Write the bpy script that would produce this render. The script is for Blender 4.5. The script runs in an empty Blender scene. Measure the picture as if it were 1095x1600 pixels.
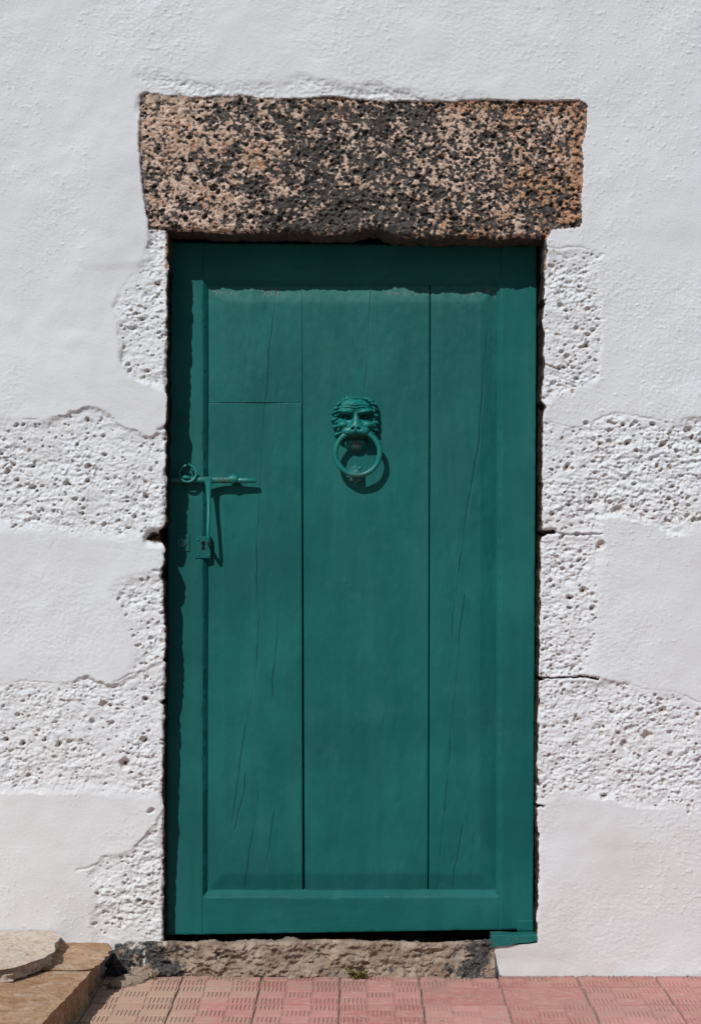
import bpy, math, random
import numpy as np
from mathutils import Vector

# ------------------------------------------------------------------ camera
S = bpy.context.scene
PX = 0.0016                       # metres per photo pixel on the wall plane (Y = 0)
FPX, CAMD, CAMH, HOR = 3250.0, 5.2, 1.08, 850.0
cam = bpy.data.cameras.new('camera'); cam_o = bpy.data.objects.new('camera', cam)
S.collection.objects.link(cam_o); S.camera = cam_o
cam_o.location = (0, -CAMD, CAMH); cam_o.rotation_euler = (math.radians(90), 0, 0)
cam.sensor_fit = 'VERTICAL'; cam.sensor_height = 24; cam.sensor_width = 24
cam.lens = 24 * FPX / 1600; cam.shift_y = (HOR - 800) / 1600
cam.clip_start = 0.05; cam.clip_end = 3000
S.render.resolution_x, S.render.resolution_y = 700, 1024
# ------------------------------------------------------------------ light
SUN = Vector((0.53, 1.0, -1.12))                      # the way the sunlight travels
elev = math.atan2(1.12, math.hypot(0.53, 1.0)); azim = math.atan2(0.53, 1.0)
w = bpy.data.worlds.new('World'); S.world = w; w.use_nodes = True
nt = w.node_tree; sky = nt.nodes.new('ShaderNodeTexSky'); sky.sky_type = 'NISHITA'; sky.sun_disc = False
sky.sun_elevation = elev; sky.sun_rotation = math.pi + azim
nt.links.new(sky.outputs[0], nt.nodes['Background'].inputs[0]); nt.nodes['Background'].inputs[1].default_value = 0.05
sun = bpy.data.lights.new('sun', 'SUN'); sun.energy = 3.35; sun.angle = math.radians(0.53); sun.color = (1, 0.98, 0.955)
sun_o = bpy.data.objects.new('sun', sun); S.collection.objects.link(sun_o)
sun_o.rotation_euler = SUN.to_track_quat('-Z', 'Y').to_euler(); sun_o.location = (-3, -6, 7)
S.view_settings.view_transform = 'Standard'; S.view_settings.look = 'None'
S.view_settings.exposure = 0.0; S.view_settings.gamma = 1.0

# ------------------------------------------------------------------ numpy noise
def vnoise(x, y, seed=0):
    """smooth value noise in -1..1, lattice spacing 1"""
    rs = np.random.RandomState(seed); T = rs.rand(256, 256) * 2 - 1
    x = np.asarray(x, float) + 1000.37; y = np.asarray(y, float) + 1000.71
    xi = np.floor(x).astype(int); yi = np.floor(y).astype(int); fx = x - xi; fy = y - yi
    fx = fx*fx*fx*(fx*(fx*6-15)+10); fy = fy*fy*fy*(fy*(fy*6-15)+10)
    a = T[yi & 255, xi & 255]; b = T[yi & 255, (xi+1) & 255]; c = T[(yi+1) & 255, xi & 255]; d = T[(yi+1) & 255, (xi+1) & 255]
    return (a*(1-fx)+b*fx)*(1-fy) + (c*(1-fx)+d*fx)*fy
def fbm(x, y, scale, octv=4, seed=0, gain=.5):
    s = 0; amp = 1; tot = 0
    for o in range(octv):
        k = 2**o/scale
        ca, sa = math.cos(o*.9), math.sin(o*.9)
        s = s + amp*vnoise((x*ca+y*sa)*k, (-x*sa+y*ca)*k, seed+o*17); tot += amp; amp *= gain
    return s/tot*1.6
def sstep(a, b, x):
    t = np.clip((x-a)/(b-a), 0, 1); return t*t*(3-2*t)
def poly_sdf(U, V, poly):
    """signed distance, positive inside"""
    d = np.full(U.shape, 1e9); ins = np.zeros(U.shape, bool); n = len(poly)
    for i in range(n):
        x0, y0 = poly[i]; x1, y1 = poly[(i+1) % n]
        ex, ey = x1-x0, y1-y0; L = ex*ex+ey*ey+1e-9
        t = np.clip(((U-x0)*ex+(V-y0)*ey)/L, 0, 1)
        d = np.minimum(d, (U-x0-t*ex)**2+(V-y0-t*ey)**2)
        c = ((y0 > V) != (y1 > V)); xx = x0+(V-y0)*ex/(ey if abs(ey) > 1e-9 else 1e-9)
        ins ^= c & (U < xx)
    d = np.sqrt(d); return np.where(ins, d, -d)
def line_d(U, V, pl):
    d = np.full(np.shape(U), 1e9)
    for (x0, y0), (x1, y1) in zip(pl[:-1], pl[1:]):
        ex, ey = x1-x0, y1-y0; L = ex*ex+ey*ey+1e-9
        t = np.clip(((U-x0)*ex+(V-y0)*ey)/L, 0, 1)
        d = np.minimum(d, (U-x0-t*ex)**2+(V-y0-t*ey)**2)
    return np.sqrt(d)

# ------------------------------------------------------------------ scene helpers
def link(o, parent=None):
    S.collection.objects.link(o)
    if parent is not None: o.parent = parent
    return o
def tag(o, label=None, cat=None, group=None, kind=None):
    if label: o['label'] = label
    if cat: o['category'] = cat
    if group: o['group'] = group
    if kind: o['kind'] = kind
    return o
def empty(name, loc=(0, 0, 0), rot=(0, 0, 0)):
    o = bpy.data.objects.new(name, None); o.location = loc; o.rotation_euler = rot; o.empty_display_size = .1
    return link(o)
def np_mesh(name, V, Q, mat, attrs=None, smooth=True):
    """V (n,3), Q (m,4) quads"""
    V = np.asarray(V, float); Q = np.asarray(Q, int)
    me = bpy.data.meshes.new(name)
    me.vertices.add(len(V)); me.vertices.foreach_set('co', V.astype(np.float32).ravel())
    me.loops.add(Q.size); me.loops.foreach_set('vertex_index', Q.astype(np.int32).ravel())
    me.polygons.add(len(Q)); me.polygons.foreach_set('loop_start', np.arange(0, Q.size, 4, dtype=np.int32))
    me.polygons.foreach_set('use_smooth', np.full(len(Q), smooth))
    for k, a in (attrs or {}).items():
        at = me.attributes.new(k, 'FLOAT', 'POINT'); at.data.foreach_set('value', np.asarray(a, np.float32).ravel())
    me.update(calc_edges=True); me.validate(); me.materials.append(mat)
    return me
def np_obj(name, V, Q, mat, parent=None, attrs=None, smooth=True):
    return link(bpy.data.objects.new(name, np_mesh(name, V, Q, mat, attrs, smooth)), parent)
def py_obj(name, V, F, mat, parent=None, smooth=False, autosm=None):
    me = bpy.data.meshes.new(name); me.from_pydata([tuple(v) for v in V], [], F); me.materials.append(mat)
    if smooth:
        me.polygons.foreach_set('use_smooth', [True]*len(me.polygons))
        if autosm: me.set_sharp_from_angle(angle=math.radians(autosm))
    me.update(); return link(bpy.data.objects.new(name, me), parent)
def grid_quads(nr, nc, off=0, flip=False):
    i = np.arange(nr-1)[:, None]*nc+np.arange(nc-1)[None, :]
    q = np.stack([i, i+nc, i+nc+1, i+1], -1).reshape(-1, 4)+off
    return q[:, ::-1] if flip else q
def tube(path, radii, n=12, closed=False, cap=True, flat=1.0):
    """verts and faces of a tube along a path (lists of 3-vectors)"""
    V, F = [], []; m = len(path); path = [Vector(p) for p in path]
    if not hasattr(radii, '__len__'): radii = [radii]*m
    up = Vector((0.13, -1, 0.07)).normalized()
    for i, p in enumerate(path):
        a = path[(i-1) % m] if (closed or i > 0) else p; b = path[(i+1) % m] if (closed or i < m-1) else p
        t = (b-a).normalized(); u = up-t*up.dot(t)
        if u.length < .15: u = Vector((0, 0, 1))-t*t.z
        u.normalize(); v = t.cross(u)
        for k in range(n):
            an = 2*math.pi*k/n; V.append(p+u*(math.cos(an)*radii[i]*flat)+v*(math.sin(an)*radii[i]))
    for i in range(m if closed else m-1):
        for k in range(n):
            a = i*n+k; b = i*n+(k+1) % n; c = ((i+1) % m)*n+(k+1) % n; d = ((i+1) % m)*n+k
            F.append((a, d, c, b))
    if cap and not closed:
        F.append(tuple(range(n))); F.append(tuple((m-1)*n+k for k in reversed(range(n))))
    return V, F
def ray(px, py, Y=0.0):
    """photo pixel -> point on the plane at depth Y behind the wall face"""
    k = (CAMD+Y)/FPX
    return Vector(((px-547.5)*k, Y, CAMH+(HOR-py)*k))
def ground_pt(px, py, z=0.0):
    k = (CAMH-z)/(py-HOR); return Vector(((px-547.5)*k, FPX*k-CAMD, z))

# ------------------------------------------------------------------ materials
class NT:
    def __init__(s, name, rough=.8, spec=.3):
        s.m = bpy.data.materials.new(name); s.m.use_nodes = True; s.t = s.m.node_tree; s.b = s.t.nodes['Principled BSDF']
        s.b.inputs['Roughness'].default_value = rough; s.b.inputs['Specular IOR Level'].default_value = spec
        s.co = s.t.nodes.new('ShaderNodeTexCoord').outputs['Object']
    def put(s, sock, v):
        if isinstance(v, bpy.types.NodeSocket): s.t.links.new(v, sock)
        elif isinstance(v, tuple) and len(v) == 3 and sock.type == 'RGBA': sock.default_value = (*v, 1)
        else: sock.default_value = v
    def noise(s, scale, detail=4, rough=.55, stretch=None, dist=0.0, seed=0):
        n = s.t.nodes.new('ShaderNodeTexNoise'); n.inputs['Scale'].default_value = scale
        n.inputs['Detail'].default_value = detail; n.inputs['Roughness'].default_value = rough; n.inputs['Distortion'].default_value = dist
        m = s.t.nodes.new('ShaderNodeMapping'); s.t.links.new(s.co, m.inputs['Vector']); m.inputs['Location'].default_value = (seed*3.7, seed*1.9, seed*2.3)
        if stretch: m.inputs['Scale'].default_value = stretch
        s.t.links.new(m.outputs[0], n.inputs['Vector']); return n.outputs['Fac']
    def vor(s, scale, stretch=None):
        n = s.t.nodes.new('ShaderNodeTexVoronoi'); n.inputs['Scale'].default_value = scale; s.t.links.new(s.co, n.inputs['Vector']); return n.outputs['Distance']
    def attr(s, name):
        n = s.t.nodes.new('ShaderNodeAttribute'); n.attribute_name = name; return n.outputs['Fac']
    def rnd(s):
        return s.t.nodes.new('ShaderNodeObjectInfo').outputs['Random']
    def math(s, op, a, b=0.0, c=0.0):
        n = s.t.nodes.new('ShaderNodeMath'); n.operation = op
        for i, v in enumerate((a, b, c)): s.put(n.inputs[i], v)
        return n.outputs[0]
    def ramp(s, f, a, b, lo=0.0, hi=1.0):
        n = s.t.nodes.new('ShaderNodeMapRange'); n.interpolation_type = 'SMOOTHSTEP'
        for i, v in enumerate((f, a, b, lo, hi)): s.put(n.inputs[i], v)
        return n.outputs[0]
    def mix(s, f, a, b, mode='MIX'):
        n = s.t.nodes.new('ShaderNodeMix'); n.data_type = 'RGBA'; n.blend_type = mode
        s.put(n.inputs['Factor'], f); s.put(n.inputs['A'], a); s.put(n.inputs['B'], b); return n.outputs['Result']
    def bump(s, h, dist=.001, strength=1.0, prev=None):
        n = s.t.nodes.new('ShaderNodeBump'); n.inputs['Distance'].default_value = dist; n.inputs['Strength'].default_value = strength
        s.put(n.inputs['Height'], h)
        if prev is not None: s.put(n.inputs['Normal'], prev)
        return n.outputs[0]
    def done(s, col, rough=None, normal=None):
        s.put(s.b.inputs['Base Color'], col)
        if rough is not None: s.put(s.b.inputs['Roughness'], rough)
        if normal is not None: s.put(s.b.inputs['Normal'], normal)
        return s.m

def raw_col(n):
    return n.mix(n.ramp(n.noise(60, 5, .65), .42, .6), (.035, .028, .025), (.20, .13, .09))
def m_white():
    n = NT('whitewash', .95, .15)
    c = n.mix(n.ramp(n.noise(2.3, 5, .6), .38, .68), (.695, .725, .757), (.685, .708, .732))
    c = n.mix(n.ramp(n.noise(7, 5, .7, seed=3), .56, .78, 0, .6), c, (.66, .655, .65))      # dirty patches
    c = n.mix(n.ramp(n.noise(170, 3, .6, seed=5), .70, .80, 0, .4), c, (.45, .40, .36))     # grime specks
    c = n.mix(n.attr('tint'), c, (.53, .44, .37))
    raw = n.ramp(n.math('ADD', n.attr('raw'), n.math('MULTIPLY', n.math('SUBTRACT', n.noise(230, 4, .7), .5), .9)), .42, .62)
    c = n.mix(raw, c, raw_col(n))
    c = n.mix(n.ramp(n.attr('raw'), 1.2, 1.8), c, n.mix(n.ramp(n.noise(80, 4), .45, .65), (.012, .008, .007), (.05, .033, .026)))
    nb = n.bump(n.noise(330, 4, .65), .0016, .7)
    return n.done(c, None, nb)
def m_lintel():
    n = NT('pitted basalt with lime crust', .95, .15)
    f = n.math('ADD', n.attr('crust'), n.math('MULTIPLY', n.math('SUBTRACT', n.noise(230, 5, .75), .5), 1.3))
    k = n.ramp(f, .36, .66)
    dark = n.mix(n.ramp(n.noise(90, 5, .6, seed=2), .4, .65), (.045, .042, .041), (.11, .100, .093))
    pale = n.mix(n.ramp(n.noise(55, 5, .6, seed=4), .40, .62), (.64, .49, .405), (.44, .31, .235))
    org = n.mix(n.ramp(n.noise(120, 4, .6, seed=8), .40, .62), (.50, .29, .175), (.36, .205, .135))
    o = n.ramp(n.math('ADD', n.attr('orange'), n.math('MULTIPLY', n.math('SUBTRACT', n.noise(75, 4, .6, seed=6), .5), 1.5)), .40, .62)
    c = n.mix(k, dark, n.mix(o, pale, org))
    c = n.mix(n.attr('grey'), c, (.30, .26, .23))
    h = n.math('ADD', n.noise(380, 4, .7), n.math('MULTIPLY', n.ramp(n.vor(260), .1, .5), .6))
    return n.done(c, None, n.bump(h, .0016, .7))
def m_paint(name, axis='z', wearamt=1.0):
    n = NT(name, .58, .2)
    st = (9, 9, .55) if axis == 'z' else (.55, 9, 9)
    c = n.mix(n.ramp(n.noise(3, 4, .6), .35, .68), (.0022, .090, .087), (.0065, .128, .119))
    c = n.mix(n.ramp(n.noise(4, 5, .65, st, seed=2), .46, .74, 0, .35), c, (.005, .082, .079))
    c = n.mix(n.ramp(n.noise(9, 5, .65, seed=4), .54, .76, 0, .45), c, (.018, .135, .125))          # faded
    c = n.mix(n.math('MULTIPLY', n.attr('fade'), n.ramp(n.noise(45, 5, .7, seed=9), .35, .65, .25, 1)), c, (.045, .165, .15))
    c = n.mix(n.ramp(n.noise(15, 5, .65, (1.4, 1, .7), seed=21), .50, .72, 0, .55), c, (.0012, .088, .086))
    c = n.mix(n.ramp(n.noise(2.2, 4, .6, (5, 5, .5) if axis == 'z' else (.5, 5, 5), seed=22), .45, .75, 0, .45), c, (.020, .135, .124))
    wear = n.ramp(n.math('ADD', n.math('MULTIPLY', n.attr('wear'), .36), n.noise(130, 5, .7, (1.6, 1.6, .7) if axis == 'z' else (.7, 1.6, 1.6), seed=7)), .80, .86)
    c = n.mix(n.math('MULTIPLY', wear, .8*wearamt), c, (.20, .18, .14))
    c = n.mix(n.math('MULTIPLY', n.attr('gap_dark'), .9), c, (.008, .012, .011))  # near-black along the cracks and on the plank edges
    b = n.bump(n.noise(28, 5, .6, st, seed=1), .0010, .4)
    b = n.bump(n.noise(60, 4, .6, seed=13), .0014, .4, b)
    b = n.bump(n.noise(300, 3, .6), .0005, .5, b)
    return n.done(c, n.ramp(n.noise(14, 4, .6), .3, .7, .52, .68), b)
def m_iron():
    n = NT('green painted iron', .45, .35)
    c = n.mix(n.ramp(n.noise(40, 4, .6), .35, .7), (.006, .145, .134), (.012, .185, .17))
    r = n.ramp(n.math('ADD', n.math('MULTIPLY', n.attr('rust'), .42), n.noise(150, 5, .7)), .68, .80)
    c = n.mix(r, c, n.mix(n.noise(300, 3), (.035, .022, .015), (.13, .088, .06)))
    return n.done(c, n.math('ADD', n.math('MULTIPLY', r, .4), .38), n.bump(n.noise(220, 4, .6), .0007, .6))
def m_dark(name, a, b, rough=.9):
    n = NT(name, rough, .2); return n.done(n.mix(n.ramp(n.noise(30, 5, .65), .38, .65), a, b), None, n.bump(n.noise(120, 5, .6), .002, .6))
def m_threshold():
    n = NT('worn threshold stone', .92, .2)
    c = n.mix(n.ramp(n.noise(22, 6, .68), .36, .66), (.29, .205, .15), (.52, .41, .32))
    c = n.mix(n.ramp(n.noise(16, 5, .6, seed=3), .52, .68, 0, .6), c, (.37, .345, .315))
    c = n.mix(n.ramp(n.noise(12, 4, .6, seed=9), .60, .72, 0, .7), c, (.34, .19, .11))
    k = n.ramp(n.math('ADD', n.attr('dark'), n.math('MULTIPLY', n.math('SUBTRACT', n.noise(70, 5, .7, seed=5), .5), 1.2)), .45, .6)
    c = n.mix(k, c, n.mix(n.ramp(n.noise(160, 4), .4, .6), (.045, .045, .046), (.14, .135, .13)))
    c = n.mix(n.ramp(n.noise(48, 4, .6, seed=11), .70, .745, 0, .75), c, (.60, .53, .45))        # lime splashes
    c = n.mix(n.attr('lime'), c, (.72, .70, .67))
    return n.done(c, None, n.bump(n.noise(170, 7, .8), .006, 1.0))
def m_stone(name, a, b, cc, chips=.5):
    n = NT(name, .88, .2)
    c = n.mix(n.ramp(n.noise(7, 6, .68), .34, .68), a, b)
    c = n.mix(n.ramp(n.noise(24, 6, .7, seed=4), .46, .68, 0, .85), c, cc)
    c = n.mix(n.ramp(n.noise(16, 7, .75, (.8, 1.3, 1), seed=16, dist=.6), .56, .63, 0, chips), c, (.60, .52, .44))
    c = n.mix(n.ramp(n.noise(75, 5, .7, seed=17), .55, .66, 0, .65), c, (.17, .115, .08))
    c = n.mix(n.ramp(n.noise(42, 5, .7, seed=6), .66, .69, 0, chips), c, (.70, .66, .60))
    h = n.math('ADD', n.noise(55, 7, .75), n.math('MULTIPLY', n.ramp(n.noise(110, 4, .6, seed=18), .3, .45), .5))
    return n.done(c, None, n.bump(h, .007, .8))
def m_tile():
    n = NT('red cement tile', .8, .3)
    r = n.rnd()
    c = n.mix(r, (.44, .175, .155), (.57, .28, .255))
    g = n.t.nodes.new('ShaderNodeTexCoord')
    # world-space dust so that it runs on from tile to tile
    gm = n.t.nodes.new('ShaderNodeNewGeometry'); n.co = gm.outputs['Position']
    c = n.mix(n.ramp(n.noise(6, 5, .65), .40, .68, 0, .75), c, (.47, .265, .215))
    c = n.mix(n.ramp(n.noise(45, 5, .7, seed=2), .46, .70, 0, .7), c, (.54, .38, .32))
    c = n.mix(n.ramp(n.noise(3.2, 6, .7, seed=22), .50, .72, 0, .65), c, (.40, .255, .215))
    c = n.mix(n.ramp(n.noise(11, 6, .7, seed=23), .62, .72, 0, .7), c, (.28, .20, .165))
    c = n.mix(n.math('MULTIPLY', n.attr('pit'), n.ramp(n.noise(9, 5, .7, seed=12), .38, .62, .12, 1)), c, (.20, .10, .085))
    c = n.mix(n.ramp(n.noise(70, 3, .6, seed=8), .745, .765, 0, .9), c, (.75, .68, .62))
    sx = n.t.nodes.new('ShaderNodeSeparateXYZ'); n.t.links.new(gm.outputs['Position'], sx.inputs[0])
    dl = n.ramp(n.math('ADD', n.math('MULTIPLY', sx.outputs[0], -.8), n.math('MULTIPLY', n.math('SUBTRACT', n.noise(7, 5, .65, seed=14), .5), 1.4)), .08, .5, 0, .85)
    c = n.mix(dl, c, (.48, .345, .25))                                                            # sandy dirt by the step
    dw = n.ramp(n.math('ADD', sx.outputs[1], n.math('MULTIPLY', n.noise(22, 5, .65, seed=15), .16)), .025, .085, 0, .75)
    c = n.mix(dw, c, (.27, .20, .155))
    return n.done(c, None, n.bump(n.noise(260, 4, .65), .0009, .7))
def m_ground(name, a, b, sc):
    n = NT(name, .95, .2); return n.done(n.mix(n.ramp(n.noise(sc, 6, .7), .35, .65), a, b), None, n.bump(n.noise(sc*4, 5, .7), .004, .6))
def m_leaf():
    n = NT('weed leaf', .6, .3); c = n.mix(n.noise(120, 2), (.085, .095, .02), (.22, .19, .05)); return n.done(c)

M = dict(white=m_white(), lintel=m_lintel(), paint=m_paint('teal door paint'), paint_h=m_paint('teal door paint across', 'x'), iron=m_iron(),
         frame=m_dark('dark weathered timber', (.010, .007, .006), (.035, .021, .015)), hole=m_dark('hole darkness', (.004, .004, .004), (.012, .009, .008)),  # hole: near-black colour stands for the darkness inside holes and gaps
         thr=m_threshold(), step=m_stone('ochre step stone', (.40, .235, .13), (.53, .37, .245), (.31, .165, .085)),
         flag=m_stone('pale tan flagstone', (.60, .50, .415), (.68, .59, .50), (.50, .36, .255), .35),
         tile=m_tile(), joint=m_ground('mortar bed', (.22, .165, .135), (.34, .27, .225), 60), mortar=m_stone('old mortar', (.33, .25, .19), (.43, .34, .27), (.25, .17, .12)),
         road=m_ground('asphalt', (.045, .045, .046), (.07, .068, .066), 40), earth=m_ground('dry earth', (.22, .16, .11), (.31, .24, .17), 3),
         kerb=m_ground('concrete kerb', (.30, .29, .27), (.38, .36, .33), 20), room=m_ground('old plaster indoors', (.25, .23, .21), (.32, .30, .27), 6), leaf=m_leaf())

# ------------------------------------------------------------------ ground, road, pavement
def sheet(name, x0, x1, y0, y1, z, mat, th=None):
    V = [(x0, y0, z), (x1, y0, z), (x1, y1, z), (x0, y1, z)]; F = [(0, 1, 2, 3)]
    if th:
        V += [(x, y, z-th) for x, y, _ in V]; F += [(0, 4, 5, 1), (1, 5, 6, 2), (2, 6, 7, 3), (3, 7, 4, 0), (7, 6, 5, 4)]
    return py_obj(name, V, F, mat)
tag(sheet('ground', -400, 400, -400, 400, -.17, M['earth']), kind='structure')
tag(sheet('road', -60, 60, -7.2, -1.86, -.13, M['road'], .03), kind='structure')
tag(sheet('kerb', -60, 60, -1.86, -1.70, .004, M['kerb'], .17), kind='structure')
pav = tag(sheet('pavement', -60, 60, -1.70, .02, -.0035, M['joint'], .16), kind='structure')

rng = random.Random(5)
def tile_mesh(depth=.1875, width=.1930, worn=1.0):
    """cement tile, 3 x 3 fields of ribs that alternate in direction; y runs from 0 (street side) to depth"""
    V, F, A = [], [], []
    def box(x0, x1, y0, y1, z0, z1, c, pit0):
        o = len(V)
        V.extend([(x0, y0, z0), (x1, y0, z0), (x1, y1, z0), (x0, y1, z0), (x0+c, y0+c, z1), (x1-c, y0+c, z1), (x1-c, y1-c, z1), (x0+c, y1-c, z1)])
        A.extend([pit0]*4+[0]*4)
        F.extend([(o+4, o+5, o+6, o+7), (o, o+1, o+5, o+4), (o+1, o+2, o+6, o+5), (o+2, o+3, o+7, o+6), (o+3, o, o+4, o+7)])
    box(0, width, 0, depth, -.012, 0, .0012, .3)
    for k in range(4, 8): A[k] = .25*worn
    fs = .192/3
    for i in range(3):
        for j in range(3):
            x0, y0 = i*width/3, j*fs
            y1 = min(y0+fs, depth)-.0012
            if y1-y0 < .008: continue
            h = .0022*worn
            if (i+j) % 2 == 0:                           # ribs running away from the viewer
                for r in range(6):
                    xx = x0+.003+r*(width/3-.006)/6
                    box(xx+.0008, xx+(width/3-.006)/6-.0016, y0+.0022, y1-.0012, -.001, h, .0009, .9*worn)
            else:
                for r in range(6):
                    yy = y0+.003+r*(fs-.006)/6
                    if yy+.008 < y1: box(x0+.0014, x0+width/3-.0014, yy+.0006, yy+(fs-.006)/6-.0008, -.001, h, .0009, .45)
    me = bpy.data.meshes.new('tile'); me.from_pydata(V, [], F); me.materials.append(M['tile'])
    at = me.attributes.new('pit', 'FLOAT', 'POINT'); at.data.foreach_set('value', A); me.update(); return me
t_full, t_cut = tile_mesh(), tile_mesh(.13)
t_worn, t_faint = tile_mesh(worn=.18), tile_mesh(worn=.5)
PIT, X00 = .1955, -.027
for r in range(9):
    for c in range(-9, 10):
        y0 = -.128-r*PIT if r else -.128
        x = X00+c*PIT+.0015+rng.uniform(-.0006, .0006)
        if r == 0: o = bpy.data.objects.new('tile', t_cut); o.location = (x, -.126, 0)
        else: o = bpy.data.objects.new('tile', t_worn if (r, c) in ((1, 1), (1, 2), (4, -3)) else (t_faint if rng.random() < .3 else t_full)); o.location = (x, -.128-r*PIT+.002, 0)
        if r > 7: continue
        sh = (o.location.x)*.016
        o.location.y -= sh*(1 if r else 1); o.rotation_euler = (rng.uniform(-.003, .003), rng.uniform(-.003, .003), -.016+rng.uniform(-.002, .002))
        o.location.z = rng.uniform(-.001, .0008)
        link(o, pav)

# ------------------------------------------------------------------ the wall: one relief, cut into plaster, stones and lintel
def spacing_out(start, stop, first):
    out = []; p = start; d = first
    while p < stop: d = min(d*1.35, 120); p += d; out.append(p)
    return out
STEP = 1.3
def seg(a, b): return list(np.linspace(a, b, int(round((b-a)/STEP))+1))
KL, KR, KT, U0, U1, V0, V1 = 258., 845., 366., -32., 1128., -32., 1560.
cs = seg(U0, KL)+seg(KL, KR)[1:]+seg(KR, U1)[1:]
jL = len(seg(U0, KL))-1; jR = jL+len(seg(KL, KR))-1
left = [U0-(p-U0) for p in spacing_out(U0, U0+2600, STEP)][::-1]; right = spacing_out(U1, U1+2600, STEP)
cols = np.array(left+cs+right); jL += len(left); jR += len(left)
rs_ = seg(V0, KT)+seg(KT, V1)[1:]
iT = len(seg(V0, KT))-1
top = [V0-(p-V0) for p in spacing_out(V0, V0+900, STEP)][::-1]
bot = [1575., 1600.]
rows = np.array(top+rs_+bot); iT += len(top)
nr, nc = len(rows), len(cols)
# opening outline (photo pixels)
rv = rows
nick = lambda v, c, wd, a: a*np.exp(-((v-c)/wd)**2)
xL = np.interp(rv, [360, 500, 640, 700, 800, 900, 1000, 1100, 1250, 1350, 1470], [262.5, 261, 261, 260, 260, 256.5, 258, 257.5, 256, 256, 254.5])
xL += 1.3*fbm(rv, rv*0, 26, 3, 31)+.9*fbm(rv, rv*0+9, 7, 2, 32)
xL += nick(rv, 840, 11, -11)+nick(rv, 834, 4, -4)+nick(rv, 850, 7, -4)+nick(rv, 672, 5, -3.5)+nick(rv, 893, 4, -4)+nick(rv, 1100, 4, -6)+nick(rv, 1035, 3, -3)+nick(rv, 905, 7, -3)+nick(rv, 1395, 5, -2)
xR = np.interp(rv, [370, 450, 640, 700, 830, 1000, 1060, 1250, 1340, 1450, 1473, 1479, 1500, 1524], [850.5, 849, 847.5, 846.5, 845.5, 842.5, 841.5, 838.5, 840.5, 839, 838, 767, 765, 774])
edge = np.clip((1470-rv)/8, 0, 1)
xR += edge*(1.2*fbm(rv, rv*0+4, 24, 3, 41)+.8*fbm(rv, rv*0, 6, 2, 42))+.8*fbm(rv, rv*0, 9, 2, 43)*(1-edge)
xR += nick(rv, 832, 3, 9)+nick(rv, 1059.5, 2.0, 9)+nick(rv, 632, 5, 5)+nick(rv, 1259, 2, 7)+nick(rv, 470, 4, 1.5)
uu = cols
yT = np.interp(uu, [262, 330, 450, 580, 700, 800, 850], [360, 362, 364, 367, 371, 372, 372.5])-10*np.exp(-((uu-577)/19)**2)*(1+.25*fbm(uu, uu*0, 6, 2, 53))+1.6*fbm(uu, uu*0, 30, 3, 51)+1.1*fbm(uu, uu*0+3, 8, 2, 52)
Uc, Vr = np.meshgrid(cols, rows)
XL, XR, YT = xL[:, None], xR[:, None], yT[None, :]
U = np.where(Uc < U0, Uc, np.where(Uc > U1, Uc, np.where(Uc <= KL, U0+(Uc-U0)*(XL-U0)/(KL-U0), np.where(Uc <= KR, XL+(Uc-KL)*(XR-XL)/(KR-KL), XR+(Uc-KR)*(U1-XR)/(U1-KR)))))
V = np.where(Vr < V0, Vr, np.where(Vr > V1, Vr, np.where(Vr <= KT, V0+(Vr-V0)*(YT-V0)/(KT-V0), YT+(Vr-KT)*(V1-YT)/(V1-KT))))

STONES = [
 [(264, 355), (230, 359), (229, 405), (206, 432), (181, 475), (185, 510), (187, 560), (200, 585), (225, 603), (264, 612)],
 [(-60, 660), (0, 655), (30, 656), (75, 656), (98, 651), (112, 641), (145, 638), (170, 650), (185, 665), (210, 673), (235, 683), (248, 676), (264, 672), (264, 822), (240, 832), (225, 838), (190, 846), (150, 838), (100, 832), (45, 830), (0, 826), (-60, 828)],
 [(264, 890), (240, 893), (215, 900), (190, 903), (175, 920), (172, 936), (186, 945), (196, 970), (205, 1000), (213, 1025), (207, 1046), (225, 1043), (264, 1024)],
 [(-60, 1060), (0, 1063), (25, 1065), (60, 1066), (90, 1070), (120, 1060), (135, 1055), (160, 1065), (175, 1069), (200, 1056), (225, 1044), (264, 1025), (264, 1250), (180, 1242), (120, 1238), (60, 1240), (0, 1240), (-60, 1243)],
 [(264, 1258), (240, 1290), (225, 1311), (200, 1331), (160, 1341), (150, 1351), (132, 1362), (141, 1400), (146, 1466), (150, 1476), (264, 1474)],
 [(840, 384), (880, 388), (930, 390), (943, 398), (936, 405), (930, 430), (938, 460), (943, 500), (943, 540), (935, 590), (915, 610), (880, 622), (840, 638)],
 [(840, 661), (860, 660), (880, 665), (900, 665), (920, 660), (945, 650), (965, 644), (990, 650), (1020, 657), (1060, 655), (1095, 650), (1160, 655), (1160, 822), (1095, 828), (1060, 838), (1040, 836), (1020, 820), (990, 815), (960, 808), (940, 812), (938, 831), (840, 831)],
 [(840, 831.5), (938, 832), (946, 850), (938, 890), (934, 940), (930, 990), (925, 1030), (920, 1058.5), (836, 1059.5)],
 [(830, 1060), (935, 1060), (985, 1068), (1010, 1078), (1060, 1082), (1085, 1095), (1160, 1108), (1160, 1300), (1095, 1290), (1060, 1265), (1000, 1262), (950, 1252), (900, 1246), (830, 1256)],
]
LINTEL = [(219, 150), (226, 145), (300, 151), (380, 148), (440, 154), (520, 151), (580, 156), (660, 158), (760, 155), (850, 158), (905, 156), (917, 163), (916, 200), (909, 230), (910, 270), (907, 310), (909, 346), (904, 355), (885, 357), (862, 358), (853, 374), (852, 420), (258, 420), (258, 360), (232, 358), (226, 320), (222, 280), (217, 215)]
CUSH = [(217, 118), (262, 117), (300, 127), (350, 131), (400, 128), (470, 124), (530, 131), (570, 141), (620, 147), (700, 152), (760, 156), (600, 170), (217, 170)]
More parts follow.
